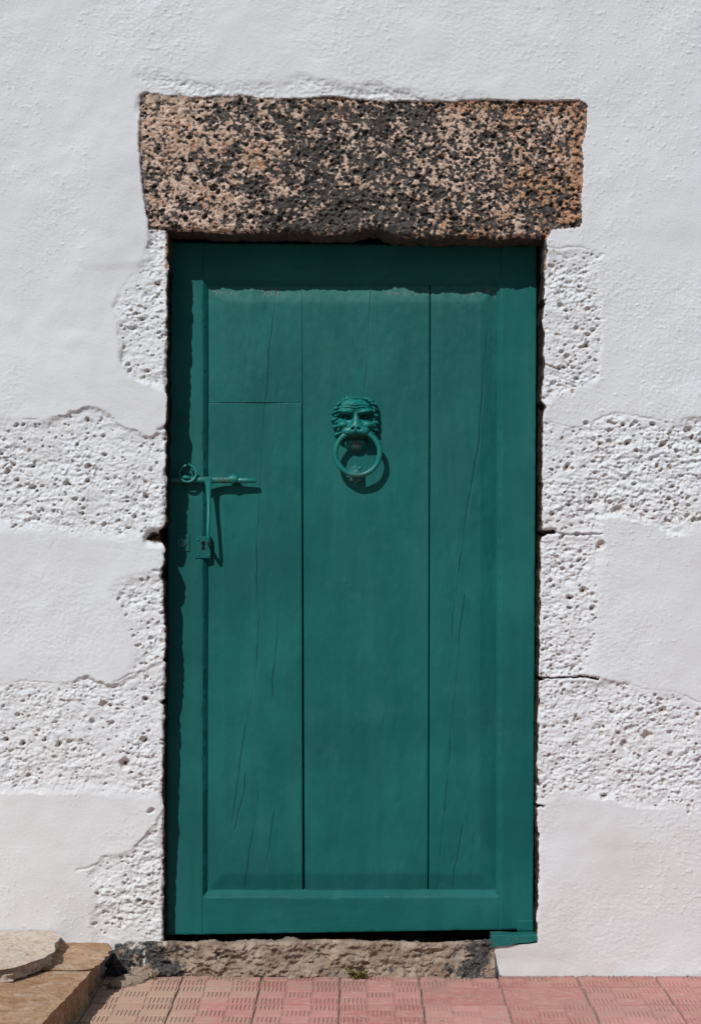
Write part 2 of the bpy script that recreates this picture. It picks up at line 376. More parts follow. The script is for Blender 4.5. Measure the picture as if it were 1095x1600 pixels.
# ragged coordinates
wu = U+3.4*fbm(U, V, 24, 4, 61, .6)+1.5*fbm(U, V, 6, 2, 62); wv = V+3.4*fbm(U, V, 24, 4, 63, .6)+1.5*fbm(U, V, 6, 2, 64)
inner = (Uc > -400) & (Uc < 1500) & (Vr > -300)
def sdf_in(poly, wu=wu, wv=wv, pad=60):
    P = np.array(poly); out = np.full(U.shape, -999.)
    m = (U > P[:, 0].min()-pad) & (U < P[:, 0].max()+pad) & (V > P[:, 1].min()-pad) & (V < P[:, 1].max()+pad)
    out[m] = poly_sdf(wu[m], wv[m], poly); return out
# plaster
h = .0050*fbm(U, V, 330, 3, 1)+.0022*fbm(U, V, 95, 3, 2, .5)
lump = sstep(-.1, .7, fbm(U, V, 260, 3, 3))
h += (.0004+.0004*lump)*fbm(U, V, 34, 2, 4)
ang = U*.93+V*.36, -U*.36+V*.93
h += (.00012+.00042*sstep(-.25, .6, fbm(U, V, 140, 3, 6)))*fbm(ang[0], ang[1]*1.4, 4.6, 2, 5, .7)+.00012*fbm(ang[0], ang[1]*1.3, 13, 2, 7)*lump
h += .0008*sstep(-.3, .4, fbm(U, V, 160, 2, 12))*np.maximum(0, fbm(U, V, 5, 2, 8)-.5)*2.2                                         # grit
h += .0022*sstep(.1, .8, fbm(U*.55+V*.1, V, 90, 2, 9, .35))*sstep(-.3, .4, fbm(U, V, 300, 2, 10))  # trowel folds
# whole wall swells out a little towards the stones' rims
label = np.zeros(U.shape, int); raw = np.zeros(U.shape); tint = np.zeros(U.shape)
# vesicular stone relief shared by all blocks
ves = .0018*fbm(U, V, 34, 3, 21)+.0019*fbm(U*.8+V*.5, V*1.35-U*.3, 11, 3, 22, .65)-.0022*np.abs(fbm(U+V*.4, V*1.3, 9, 3, 23, .6))
fine = fbm(U, V, 4.5, 2, 24)
ves += .0008*fine
ves *= .55+.75*sstep(-.45, .45, fbm(U, V, 48, 2, 26))
sd_any = np.full(U.shape, -999.)
dep = .0030+.0022*fbm(U, V, 60, 2, 25)
for k, poly in enumerate(STONES):
    sd = sdf_in(poly)
    sharp = sstep(-.2, .35, fbm(U, V, 70, 2, 70+k))*.8
    wd = 2.5+16*(1-sharp)
    m = sstep(-wd*.35, wd, sd)
    rim = np.exp(-(np.minimum(sd, 0)/10)**2)*(sd <= 0)*sharp*.0006
    soft = .55+.45*sstep(0, 26, sd)                       # texture gets stronger towards the middle
    h = h*(1-m)+(h*.55-dep+ves*1.35*soft)*m+rim
    label[sd > 0] = k+1; sd_any = np.maximum(sd_any, sd)
sdc = sdf_in(CUSH); mc = sstep(-12, 10, sdc-6*fbm(U, V, 40, 2, 27)); h = h*(1-mc*.5)+mc*(-.0028+ves*1.0)
# pits
rs = np.random.RandomState(11)
pits = []
BIG = [(165,712,5),(139,751,6),(105,756,6),(51,761,7),(28,751,5),(12,737,6),(119,782,5),(133,782,4),(162,819,5),(199,826,5),(3,709,5),(228,776,6),(26,665,5),(137,656,5),(36,686,4),(87,757,3),(58,768,3),(84,788,3),(125,789,3),(202,804,3),(66,798,4),(48,804,4),(24,820,4),(247,704,3),(236,703,3),
 (164,1101,7),(28,1118,6),(144,1127,6),(10,1156,6),(69,1156,5),(109,1159,5),(225,1156,8),(195,1192,10),(36,1162,5),(161,1182,5),(5,1103,4),(35,1096,4),(227,1089,4),(178,1090,3),(170,1158,4),(45,1211,4),(95,1212,4),(228,1059,5),
 (202,1411,5),(217,1407,6),(189,1438,6),(190,1446,6),(164,1426,4),(233,1369,4),(237,1267,8),(234,1439,4),(153,1396,5),(200,1376,3),(196,1369,3),(237,1413,4),(167,1445,4),(247,1394,3),
 (952,673,6),(952,691,6),(885,728,7),(964,797,10),(1051,760,6),(1057,790,6),(1076,791,5),(1074,806,6),(1092,813,6),(1036,695,7),(1074,673,8),(915,661,6),(900,835,6),(938,851,10),(1041,814,5),(1005,807,4),(928,721,5),(930,739,4),(966,724,4),(995,704,5),(863,735,4),(860,779,4),(972,664,5),(993,661,5),(1020,664,6),(914,730,3),(952,787,4),(1049,731,3),(1090,705,4),
 (900,514,5),(882,486,5),(920,524,5),(928,516,5),(935,531,3),(878,550,5),(918,542,5),(923,559,4),(886,558,6),(900,591,5),(889,569,4),(880,576,4),(930,563,4),(902,476,3),(932,482,4),
 (879,890,5),(860,908,5),(890,935,6),(912,922,8),(890,952,5),(924,950,5),(907,968,4),(930,966,3),(862,1010,3),(878,1070,4),(952,1101,3),(972,1109,3),(940,1114,3),(1009,1150,8),(975,1165,7),(956,1162,4),(920,1190,4),(1037,1221,5),(1000,1108,6),(1035,1110,7),(868,1194,4),(947,1172,3),(895,1161,5),
 (1021,199,2.2),(245,845,8),(240,836,8),(120,148,1)]
for b in BIG: pits.append((b[0]+rs.uniform(-1, 1), b[1]+rs.uniform(-1, 1), b[2]*.92, .0030+b[2]*.0011, rs.uniform(.6, 1.05), rs.uniform(-.9, .3), 1))
for k, poly in enumerate(STONES):
    P = np.array(poly); x0, y0 = P.min(0); x1, y1 = P.max(0); x0, x1 = max(x0, -30), min(x1, 1125)
    area = (x1-x0)*(y1-y0); n = int(area/[150, 150, 120, 170, 150, 100, 100, 95, 105][k]); c = 0
    px = rs.uniform(x0, x1, n); py = rs.uniform(y0, y1, n); ok = poly_sdf(px, py, poly) > 3
    for x, y in zip(px[ok], py[ok]):
        r = 1.3+rs.gamma(1.6, .75); r = min(r, 6)
        pits.append((x, y, r, .0012+r*rs.uniform(.0006, .0015), rs.uniform(.5, 1), rs.uniform(-.9, .3), 0))
def lint_noise(u, v): return fbm(u, v, 60, 3, 90)
for i in range(2600):
    x, y = rs.uniform(222, 908), rs.uniform(156, 362); r = 1.2+rs.gamma(1.3, .7); r = min(r, 6.5)
    if y > 290 and rs.rand() < .25: r = min(r*1.35, 7)
    pits.append((x, y, r, .0015+r*rs.uniform(.0007, .0016), rs.uniform(.6, 1), rs.uniform(-.8, .4), 2))
# lintel base
sdl = sdf_in(LINTEL, U*.55+wu*.45, V*.55+wv*.45); ml = sstep(-1.5, 2.5, sdl); LI = sdl > 0
fr_ = .50+.4*sstep(560, 760, U)
cr = .26*fbm(U+V*.35, V*1.15-U*.2, 34, 3, 91, .6)+.75*((1-fr_)*fbm(U+V*.35, V*1.15-U*.2, 10, 3, 89, .75)+fr_*1.15*fbm(U+V*.2, V*1.2-U*.2, 5.2, 2, 88, .7))
crust = cr*1.05+.50+.16*np.exp(-((U-270)/75)**2)-.22*np.exp(-((U-590)/150)**2)-.14*sstep(290, 360, V)*sstep(330, 450, U)+.10*np.exp(-((U-700)/60)**2-((V-215)/40)**2)-.10*np.exp(-((U-380)/45)**2-((V-185)/50)**2)+.10*np.exp(-((U-300)/60)**2-((V-345)/18)**2)+.12*sstep(880, 905, U)
orange = .16+.10*sstep(300, 420, U)+.35*sstep(640, 860, U)+.30*sstep(885, 906, U)+.25*np.exp(-((V-165)/16)**2)*sstep(380, 480, U)+.25*fbm(U, V, 70, 2, 93)
grey = .8*np.exp(-((U-912)/5)**2)*sstep(180, 215, V)*(.5+.5*fbm(U, V, 18, 2, 94))+.75*np.exp(-((U-224)/7)**2)*sstep(210, 320, V)*(fbm(U, V, 14, 2, 95) > -.15)+.7*np.exp(-((V-153)/4.5)**2)*(fbm(U, V, 20, 2, 96) > .0)
hl = -.0045+.0022*fbm(U, V, 90, 3, 92)+.0022*np.tanh((crust-.5)*4)*.6+ves*1.25+.0011*fbm(U, V, 8, 2, 97)
hl -= .012*np.clip((V-YT+9)/9, 0, 1)**2*(Vr <= KT)                       # worn lower arris
h = h*(1-ml)+hl*ml; label[LI] = 20
for x, y, r, d, asp, an, kind in pits:
    j0, j1 = np.searchsorted(cols, [x-r*2.6-10, x+r*2.6+10]); i0, i1 = np.searchsorted(rows, [y-r*2.6-14, y+r*2.6+14])
    sl = (slice(max(i0, 0), i1), slice(max(j0, 0), j1)); uu_, vv_ = wu[sl]*.5+U[sl]*.5-x, wv[sl]*.5+V[sl]*.5-y
    c, s = math.cos(an), math.sin(an); a = (uu_*c+vv_*s)/r; b = (-uu_*s+vv_*c)/(r*asp)
    q = np.sqrt(a*a+b*b)
    if kind == 2: msk = LI[sl]
    else: msk = ~LI[sl]
    f = 1-sstep(.45, 1.12, q)
    h[sl] -= d*f*msk
    h[sl] += .0004*np.exp(-((q-1.25)/.3)**2)*msk
    if kind == 2: crust[sl] -= (.55 if r > 2.2 else .2)*f
    else:
        if rs.rand() < (.40 if r > 2.4 else .15): raw[sl] = np.maximum(raw[sl], .75*(1-sstep(.15, .75, q))*msk)
        tint[sl] = np.maximum(tint[sl], .62*f*msk)
# open joints and deep creases between stones and plaster
GRV = [([(845, 831), (862, 831), (885, 834), (905, 836), (938, 834)], 1.5, .007, .35), ([(838, 831), (852, 831), (866, 830)], 3, .02, 1), ([(838, 1059), (880, 1060), (905, 1057), (935, 1060)], 1.6, .011, .9), ([(836, 1259), (848, 1260)], 2, .012, .9),
       ([(846, 384), (862, 387), (900, 387), (930, 391), (942, 399)], 1.3, .004, .0), ([(934, 405), (930, 425), (932, 437)], 2.2, .004, 0), ([(120, 1361), (150, 1351), (160, 1341), (200, 1331), (225, 1311), (240, 1290)], 2.0, .0055, 0),
       ([(172, 1069), (200, 1056), (225, 1044), (262, 1026)], 1.7, .005, 0), ([(20, 1066), (60, 1066), (80, 1070)], 1.2, .003, 0), ([(32, 655), (75, 656), (99, 651), (112, 641)], 1.6, .0035, 0), ([(185, 665), (210, 673), (236, 683)], 1.8, .0035, 0),
       ([(862, 661), (880, 664), (896, 668)], 1.7, .004, 0), ([(928, 657), (945, 650), (965, 644), (990, 650), (1035, 658)], 1.8, .0045, 0), ([(985, 1068), (1010, 1078), (1060, 1082), (1085, 1095), (1110, 1104)], 1.6, .004, 0),
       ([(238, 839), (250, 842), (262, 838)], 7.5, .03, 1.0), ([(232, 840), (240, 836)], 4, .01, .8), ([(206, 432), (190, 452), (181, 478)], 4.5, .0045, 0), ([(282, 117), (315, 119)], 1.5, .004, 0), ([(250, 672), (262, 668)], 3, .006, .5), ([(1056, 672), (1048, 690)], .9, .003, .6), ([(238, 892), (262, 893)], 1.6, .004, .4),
       ([(218, 118), (217, 150)], 1.5, .002, 0), ([(830, 1440), (838, 1445)], 2, .004, 0)]
for pl, wdt, d, rw in GRV:
    P = np.array(pl); m = (U > P[:, 0].min()-14) & (U < P[:, 0].max()+14) & (V > P[:, 1].min()-14) & (V < P[:, 1].max()+14)
    dd = line_d(wu[m]*.6+U[m]*.4, wv[m]*.6+V[m]*.4, pl); al = .15+.85*sstep(-.45, .35, fbm(U[m], V[m], 26, 3, 28)) *.48 if rw < .3 else 1.0
    f = np.exp(-(dd/(wdt*(.6+.6*al)))**2)*al; h[m] -= d*f
    if rw: raw[m] = np.maximum(raw[m], rw*f)
    else: tint[m] = np.maximum(tint[m], .3*f)
# arrises of the opening: rounded and rubbed bare
dL = np.where(Vr > KT-20, XL-U, 99.); dR = np.where(Vr > KT-20, U-XR, 99.)
de = np.where(U < 550, dL, dR); de = np.where((de > -1) & (Vr > KT-1), de, 99.)
wear = 2.5+1.8*fbm(U, V, 18, 2, 81)+1.5*fbm(U*0, V, 45, 2, 82)
stoneedge = sstep(-6, 2, sd_any)
h -= (.004+.005*stoneedge)*np.clip(1-de/np.maximum(wear*2.0, 1.2), 0, 1)**2
raw = np.maximum(raw, np.clip(1.15-de/np.maximum(wear*.8, .6), 0, 1)*(.35+.65*sstep(-.3, .25, fbm(U, V, 20, 2, 83))))
tint = np.maximum(tint, sstep(950, 1500, V)*(.16+.14*fbm(U, V, 110, 4, 86)))  # splash grime, coloured darker low down to offset light bounced off the paving
tint = np.maximum(tint, .35*sstep(1440, 1520, V)*sstep(-.1, .5, fbm(U, V, 30, 3, 84)))
# foot of the wall
h += .004*sstep(1495, 1530, V)*(U > 700)
Pw = np.stack([(U-547.5)*PX, -h, CAMH+(HOR-V)*PX], -1)
hole = np.zeros((nr-1, nc-1), bool); hole[iT:, jL:jR] = True
# labels per face; the lintel never spreads below the opening's head
lf = label[:-1, :-1].copy()
low = np.zeros_like(lf, bool); low[iT:, :] = True
NAMES = {0: ('plaster', None), 20: ('lintel', 'long pitted dark basalt lintel crusted with pink and orange lime')}
wall = tag(empty('house_wall', (0, 0, 0)), 'whitewashed rubble wall with rough pitted stone blocks around the green door', 'wall')
idx = np.arange(nr*nc).reshape(nr, nc)
quads = np.stack([idx[:-1, :-1], idx[1:, :-1], idx[1:, 1:], idx[:-1, 1:]], -1)
DEP = np.array([0, .003, .007, .012, .018, .026, .036, .05, .07, .095, .13, .2, .42])
def reveal(side):
    j = jL if side < 0 else jR; p = Pw[iT:, j]; n = len(p); vv = rows[iT:]
    R = np.zeros((n, len(DEP), 3)); D = np.broadcast_to(DEP, (n, len(DEP)))
    rough = (fbm(vv[:, None]+0*D, D*620, 16, 3, 85+side)*.0014+fbm(vv[:, None]+0*D, D*620, 5, 2, 87+side)*.0007)*np.clip(D/.012, 0, 1)
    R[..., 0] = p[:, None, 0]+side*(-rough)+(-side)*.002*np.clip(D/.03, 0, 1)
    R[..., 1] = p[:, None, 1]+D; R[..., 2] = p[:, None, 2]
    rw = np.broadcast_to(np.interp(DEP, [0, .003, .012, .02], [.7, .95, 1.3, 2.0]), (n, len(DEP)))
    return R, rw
pieces = {}
def add_piece(lab, Vv, Q, r, t, cr_, og, gr):
    pieces.setdefault(lab, []).append((Vv, Q, r, t, cr_, og, gr))
fl = (lambda a: a.reshape(-1))
for lab in sorted(set(lf[~hole].tolist())):
    m = (lf == lab) & ~hole
    q = quads[m]; used, inv = np.unique(q, return_inverse=True)
    add_piece(lab, Pw.reshape(-1, 3)[used], inv.reshape(-1, 4), fl(raw)[used], fl(tint)[used], fl(crust)[used], fl(orange)[used], fl(grey)[used])
for side in (-1, 1):
    R, rw = reveal(side); n, m = R.shape[:2]
    labs = lf[iT:, (jL-1 if side < 0 else jR)]
    q = grid_quads(n, m).reshape(n-1, m-1, 4)
    if side < 0: q = q[..., ::1]
    else: q = q[..., ::-1]
    for lab in set(labs[:n-1].tolist()):
        qq = q[labs[:n-1] == lab].reshape(-1, 4); used, inv = np.unique(qq, return_inverse=True); z = np.zeros(len(used))
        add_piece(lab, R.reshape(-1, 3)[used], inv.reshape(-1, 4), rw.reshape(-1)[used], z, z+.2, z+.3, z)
# underside of the lintel
p = Pw[iT, jL:jR+1]; n = len(p); R = np.zeros((n, len(DEP), 3)); D = np.broadcast_to(DEP, (n, len(DEP)))
R[..., 0] = p[:, None, 0]; R[..., 1] = p[:, None, 1]+D
R[..., 2] = p[:, None, 2]+(.0022*fbm(cols[jL:jR+1][:, None]+0*D, D*620, 14, 3, 99))*np.clip(D/.01, 0, 1)-.004*np.clip(D/.04, 0, 1)
q = grid_quads(n, len(DEP), flip=True); z = np.zeros(n*len(DEP))
add_piece(20, R.reshape(-1, 3), q, z, z, z+.30, z+1.0, z)
for lab, L in pieces.items():
    off = 0; VV, QQ = [], []
    for a in L: VV.append(a[0]); QQ.append(a[1]+off); off += len(a[0])
    A = {k: np.concatenate([a[i] for a in L]) for k, i in (('raw', 2), ('tint', 3), ('crust', 4), ('orange', 5), ('grey', 6))}
    if lab == 20: [A.pop(k) for k in ('raw', 'tint')]
    else: [A.pop(k) for k in ('crust', 'orange', 'grey')]
    nm, lb = NAMES.get(lab, ('stone', None))
    o = np_obj(nm, np.concatenate(VV), np.concatenate(QQ), M['lintel' if lab == 20 else 'white'], wall, A)
    if lb: o['label'] = lb
# thickness of the wall behind its face, and the room
x0, x1, zt = Pw[0, 0, 0], Pw[0, -1, 0], Pw[0, 0, 2]
XA, XB, ZH = -.52, .52, 1.93
def boxes(lst):
    Vv, F = [], []
    for a, b, c, d, e, f in lst:
        o = len(Vv); Vv += [(a, c, e), (b, c, e), (b, d, e), (a, d, e), (a, c, f), (b, c, f), (b, d, f), (a, d, f)]
        F += [(o, o+3, o+2, o+1), (o+4, o+5, o+6, o+7), (o, o+1, o+5, o+4), (o+1, o+2, o+6, o+5), (o+2, o+3, o+7, o+6), (o+3, o, o+4, o+7)]
    return Vv, F
Vv, F = boxes([(x0, XA, .03, .43, -.16, zt), (XB, x1, .032, .43, -.16, zt), (XA, XB, .034, .43, ZH, zt)])
py_obj('masonry_core', Vv, F, M['white'], wall)
Vv, F = boxes([(-3, 3, .44, 3.5, -.10, -.02), (-3, 3, .44, 3.5, 2.5, 2.6), (-3.1, -3, .44, 3.5, -.1, 2.6), (3, 3.1, .44, 3.5, -.1, 2.6), (-3.1, 3.1, 3.5, 3.6, -.1, 2.6)])
tag(py_obj('room_shell', Vv, F, M['room']), kind='structure')

# ------------------------------------------------------------------ threshold stone
def threshold():
    xa, xb = ray(160, 1500).x, ray(772, 1500).x; n = 560
    xs = np.linspace(xa, xb, n); u = 547.5+xs/PX
    topz = np.interp(u, [160, 175, 205, 250, 262, 330, 420, 500, 600, 690, 765], [1492, 1475, 1470, 1470, 1470, 1474, 1471, 1469, 1471, 1474, 1469])
    topz = CAMH+(HOR-topz)*PX
    prof = [(0, -.03)]+[(0, t) for t in np.linspace(0, .93, 44)]+[(.004, .975), (.012, 1.0), (.03, .97), (.06, .86), (.10, .74), (.18, .72), (.30, .72)]
    m = len(prof); P = np.zeros((n, m, 3)); D = np.zeros((n, m))
    for k, (yy, t) in enumerate(prof):
        P[:, k, 0] = xs; P[:, k, 2] = topz*t; P[:, k, 1] = yy
    uu2 = np.broadcast_to(u[:, None], (n, m)); vv2 = np.array([p[0]*625+(1-p[1])*62 for p in prof])[None, :]+0*uu2
    d = .012*fbm(uu2, vv2, 60, 3, 201)+.009*fbm(uu2, vv2, 22, 3, 202)+.0052*fbm(uu2, vv2, 6.5, 4, 203, .75)-.006*np.abs(fbm(uu2, vv2*1.5, 18, 2, 204))
    front = np.array([1.0 if p[0] < .02 else .0 for p in prof])[None, :]
    proud = np.interp(u, [160, 185, 240, 268, 300, 740, 765], [.0, .018, .018, .012, .006, .006, .010])[:, None]
    t_ = np.array([p[1] for p in prof])[None, :]
    slope = (.014+.016*np.maximum(0, fbm(uu2, uu2*0, 45, 3, 207)))*(1-np.clip(t_, 0, 1))**1.5                                      # the foot comes forward
    P[..., 1] += front*(-proud-slope-d)-.0*d
    P[..., 2] += (1-front)*d*.55
    endr = np.clip((uu2-160)/14, 0, 1); P[..., 1] += (1-np.sqrt(1-(1-endr)**2))*.03
    dark = np.interp(u, [160, 185, 255, 300, 330, 360, 400, 420, 660, 700, 735, 768], [.60, .66, .60, .46, .34, .42, .30, .16, .16, .46, .66, .5])[:, None]+.28*fbm(uu2, vv2, 40, 2, 205)
    lime = ((np.exp(-((uu2-215)/11)**2-((vv2-8)/4)**2)+np.exp(-((uu2-227)/2.2)**2-((vv2-28)/16)**2)*.8+np.exp(-((uu2-258)/2.5)**2-((vv2-8)/9)**2)*.7) > .35)*.8*(fbm(uu2, vv2, 8, 2, 206) > -.4)
    o = np_obj('threshold', P.reshape(-1, 3), grid_quads(n, m), M['thr'], wall, dict(dark=dark.reshape(-1), lime=lime.reshape(-1)))
    o['label'] = 'worn grey-brown threshold stone with black lava patches under the door'
threshold()

# ------------------------------------------------------------------ door
DB, DT = .058, .118                      # depth of its foot and head behind the wall face
zb_, zt_ = .10, 1.86
tilt = math.atan2(DT-DB, zt_-zb_); DO = Vector((0, DB, zb_)); dz = Vector((0, math.sin(tilt), math.cos(tilt))); dn = Vector((0, math.cos(tilt), -math.sin(tilt)))
CAMP = Vector((0, -CAMD, CAMH))
def dl(px, py, off=0.0):
    """photo pixel -> door-local (x, z) on the plane `off` behind the face of the door"""
    d = Vector(((px-547.5)/FPX, 1, (HOR-py)/FPX)); o = DO+dn*off
    t = (o-CAMP).dot(dn)/d.dot(dn); P = CAMP+d*t-DO
    return P.x, P.dot(dz)
door = tag(empty('plank_door', DO, (-tilt, 0, 0)), 'teal green painted wooden door with a sunk plank panel', 'door')
def member(name, q, ch, inner, mat, seed, parent=door, label=None, th=.042, cdep=.018):
    """q: TL TR BR BL pixels of the front face; ch: index of the chamfered side (0 top 1 right 2 bottom 3 left); inner: its two far pixels"""
    c = [dl(*p) for p in q]
    wpx = math.dist(q[0], q[1]); hpx = math.dist(q[0], q[3])
    us = np.unique(np.clip(np.concatenate([[0, 1.0/wpx, 2.2/wpx, 1-2.2/wpx, 1-1.0/wpx, 1], np.linspace(0, 1, int(wpx/5)+2)]), 0, 1))
    vs = np.unique(np.clip(np.concatenate([[0, 1.0/hpx, 2.2/hpx, 1-2.2/hpx, 1-1.0/hpx, 1], np.linspace(0, 1, int(hpx/5)+2)]), 0, 1))
    Us, Vs = np.meshgrid(us, vs); C = np.array(c)
    XZ = (C[0]*((1-Us)*(1-Vs))[..., None]+C[1]*(Us*(1-Vs))[..., None]+C[2]*(Us*Vs)[..., None]+C[3]*((1-Us)*Vs)[..., None])
    fx, fz = XZ[..., 0]/PX, XZ[..., 1]/PX
    horiz = wpx > hpx
    y = .0007*fbm(fx*(.15 if horiz else 1), fz*(1 if horiz else .15), 22, 3, seed)+.0005*fbm(fx, fz, 60, 2, seed+5)
    ex = np.minimum(Us, 1-Us)*wpx; ez = np.minimum(Vs, 1-Vs)*hpx; e = np.minimum(ex, ez)
    y = y+.0011*np.clip(1-e/2.2, 0, 1)**2
    y += .0018*(fbm(fx, fz, 9, 2, seed+9) > .62)*np.clip(1-e/4, 0, 1)          # knocks on the arris
    nrr, ncc = Us.shape; Vv = [np.stack([XZ[..., 0], y, XZ[..., 1]], -1).reshape(-1, 3)]; Q = [grid_quads(nrr, ncc)]
    wear = [(.55*np.clip(1-e/3, 0, 1)).reshape(-1)]; off = nrr*ncc; idg = np.arange(off).reshape(nrr, ncc)
    for s, ids in enumerate((idg[0, ::-1], idg[::-1, -1], idg[-1, :], idg[:, 0])):
        base = Vv[0][ids]; n = len(ids); levels = []
        if s == ch:
            a, b = [np.array(dl(p[0], p[1], .016)) for p in inner]
            # inner is given in the direction of ids
            L = np.linalg.norm(base[:, [0, 2]]-base[0, [0, 2]], axis=1); t = L/L[-1]
            lv = np.zeros((n, 3)); lv[:, [0, 2]] = a+(b-a)*t[:, None]; lv[:, 1] = cdep
            mid = base*.12+lv*.88; levels += [mid, lv]
            l3 = lv.copy(); l3[:, 1] = th; levels.append(l3)
        else:
            l1 = base.copy(); l1[:, 1] = th; levels.append(l1)
        prev = ids
        for lvx in levels:
            Vv.append(lvx); nid = np.arange(n)+off; off += n; wear.append(np.full(n, .05))
            Q.append(np.stack([prev[:-1], nid[:-1], nid[1:], prev[1:]], -1)); prev = nid
    z = np.zeros(off)
    o = np_obj(name, np.concatenate(Vv), np.concatenate(Q), mat, parent, dict(wear=np.concatenate(wear), fade=z, gap_dark=z))
    o.data.set_sharp_from_angle(angle=math.radians(32))
    if label: o['label'] = label
    return o
# sides run in the order of `ids`: top right->left, right bottom->top, bottom left->right, left top->bottom
member('stile', [(265, 379), (318, 379), (317, 1460), (260, 1461)], 1, [(324.8, 1461), (326.3, 379)], M['paint'], 301)
member('stile', [(783, 383), (838, 383), (832, 1451), (780, 1453)], 3, [(775.5, 383), (774, 1453)], M['paint'], 311, cdep=.0085)
member('rail', [(318.3, 380), (782.7, 383), (782.7, 436), (318.3, 436)], 2, [(326.5, 447), (775.5, 447)], M['paint_h'], 321)
member('rail', [(317.3, 1402), (779.7, 1401), (779.7, 1452.5), (317.3, 1460)], 0, [(774, 1389.5), (325.5, 1390.5)], M['paint_h'], 331)
member('corner_patch', [(808, 1438), (832.5, 1437), (832.5, 1454), (808, 1455)], 9, None, M['paint'], 341, th=.02).location.y = -.004
PL, PR, PT, PB = 322., 779., 442., 1395.
CR = [[(432, 448), (429, 490), (421, 560), (416, 626)], [(414, 632), (412, 690), (408, 745), (403, 830), (402, 900), (406, 960), (401, 1045), (395, 1090), (385, 1130), (376, 1190), (368, 1250), (363, 1290)],
      [(387, 1200), (376, 1262), (366, 1296)], [(404, 1240), (393, 1320), (382, 1388)], [(428, 1268), (422, 1320), (414, 1365)], [(440, 930), (432, 1010), (425, 1090)],
      [(580, 452), (575, 530), (571, 610)], [(762, 520), (757, 570), (752, 640), (748, 690), (741, 730), (730, 800), (722, 860), (712, 930), (706, 1000)], [(726, 930), (718, 995), (712, 1085), (704, 1160), (697, 1240), (690, 1310), (684, 1388)],
      [(722, 1290), (714, 1340), (706, 1388)], [(740, 1300), (735, 1370)]]
def plank(q, seed, joints):
    """q pixel box (left, right top; left, right bottom; top; bottom); joints: which sides are butted to a neighbour"""
    lt, rt, lb, rb, t, b = q; nx = int((rt-lt)/1.15)+2; nz = int((b-t)/3.2)+2
    ss = np.linspace(0, 1, nx); vv = np.linspace(t, b, nz)
    e_ = np.array([0, .5, 1.1, 2.0])/(b-t); v01 = np.unique(np.concatenate([np.linspace(0, 1, nz), e_, 1-e_])); vv = t+(b-t)*v01; nz = len(vv)
    Sx, Vv_ = np.meshgrid(ss, vv); f = (Vv_-t)/(b-t)
    Ux = (lt+(lb-lt)*f)*(1-Sx)+(rt+(rb-rt)*f)*Sx
    Uw = Ux
    pl, pr = 326.3+(-1.5)*(Vv_-447)/943, 775.5-1.5*(Vv_-447)/943
    dd = np.minimum(np.minimum(Ux-pl, pr-Ux), np.minimum(Vv_-447, 1390-Vv_))
    bev = np.clip(dd/25, 0, 1)
    y = .0178-.0098*bev
    y += .0007*fbm(Ux, Vv_*.18, 24, 2, seed)+.0010*fbm(Ux, Vv_*.5, 70, 2, seed+3)+.0002*fbm(Ux, Vv_*.5, 7, 2, seed+4)
    wear = np.zeros_like(y); gap_dark = np.zeros_like(y)
    for i, c in enumerate(CR):
        P = np.array(c); m = (Ux > P[:, 0].min()-8) & (Ux < P[:, 0].max()+8) & (Vv_ > P[:, 1].min()-4) & (Vv_ < P[:, 1].max()+4)
        if not m.any(): continue
        d = line_d(Ux[m]+1.4*fbm(Ux[m]*0+i*9, Vv_[m], 30, 3, 400+i), Vv_[m], c); k = .3+.7*sstep(-.5, .3, fbm(Vv_[m], Vv_[m]*0+i*7, 45, 2, 420+i))
        y[m] += .0020*np.exp(-(d/.95)**2)*k-.0003*np.exp(-((d-2.4)/1.4)**2)*k; gap_dark[m] = np.maximum(gap_dark[m], .55*np.exp(-(d/.9)**2)*k); wear[m] += .45*np.exp(-((d-2)/1.3)**2)*k
    rsd = np.random.RandomState(seed)
    for i in range(26):                                                       # dents and paint runs
        x, z = rsd.uniform(lt, rt), rsd.uniform(t, b); r = rsd.uniform(1.5, 4); el = rsd.uniform(.6, 3.5)
        g = np.exp(-((Ux-x-(Vv_-z)*-.1)/r)**2-((Vv_-z)/(r*el))**2); y += rsd.choice([-1, 1], p=[.3, .7])*.0008*g; wear += .3*g
    ed = np.minimum(np.where('l' in joints, (Sx*(rt-lt)), 99), np.where('r' in joints, ((1-Sx)*(rt-lt)), 99))
    ev = np.minimum(np.where('t' in joints, Vv_-t, 99), np.where('b' in joints, b-Vv_, 99))
    jw = np.where(Ux < 560, .10+.90*sstep(600, 690, Vv_), 1.0)
    y += .0035*jw*np.clip(1-ed/2.0, 0, 1)**2+.0007*np.clip(1-ev/1.6, 0, 1)**2
    wear += .6*np.clip(1-ev/3, 0, 1)+.45*np.clip(1-ed/2.6, 0, 1)*(fbm(Ux*0, Vv_, 60, 2, seed+8) > -.1)
    wear += .5*np.clip(1-(1390-Vv_)/5, 0, 1)+.75*np.exp(-((Vv_-456)/11)**2)*(fbm(Ux, Vv_, 40, 2, 77) > -.3)
    wear += .4*np.exp(-((Ux-pr)/3)**2)
    fade = np.clip(.55*np.exp(-((Vv_-455)/16)**2)+.22*(1-sstep(450, 800, Vv_)), 0, 1)
    kx = np.zeros(Ux.shape); kz = np.zeros(Ux.shape)
    # pixel -> local, vectorised: the field plane
    dx_, dy_, dz_ = (Uw-547.5)/FPX, 1.0, (HOR-Vv_)/FPX
    o = DO+dn*.009; num = (o-CAMP).dot(dn); tt = num/(dn.y+dz_*dn.z)
    kx = tt*dx_; kz = (CAMP.y+tt-DO.y)*dz.y+(CAMP.z+tt*dz_-DO.z)*dz.z
    G = np.stack([kx, y, kz], -1); nzr, nxr = y.shape
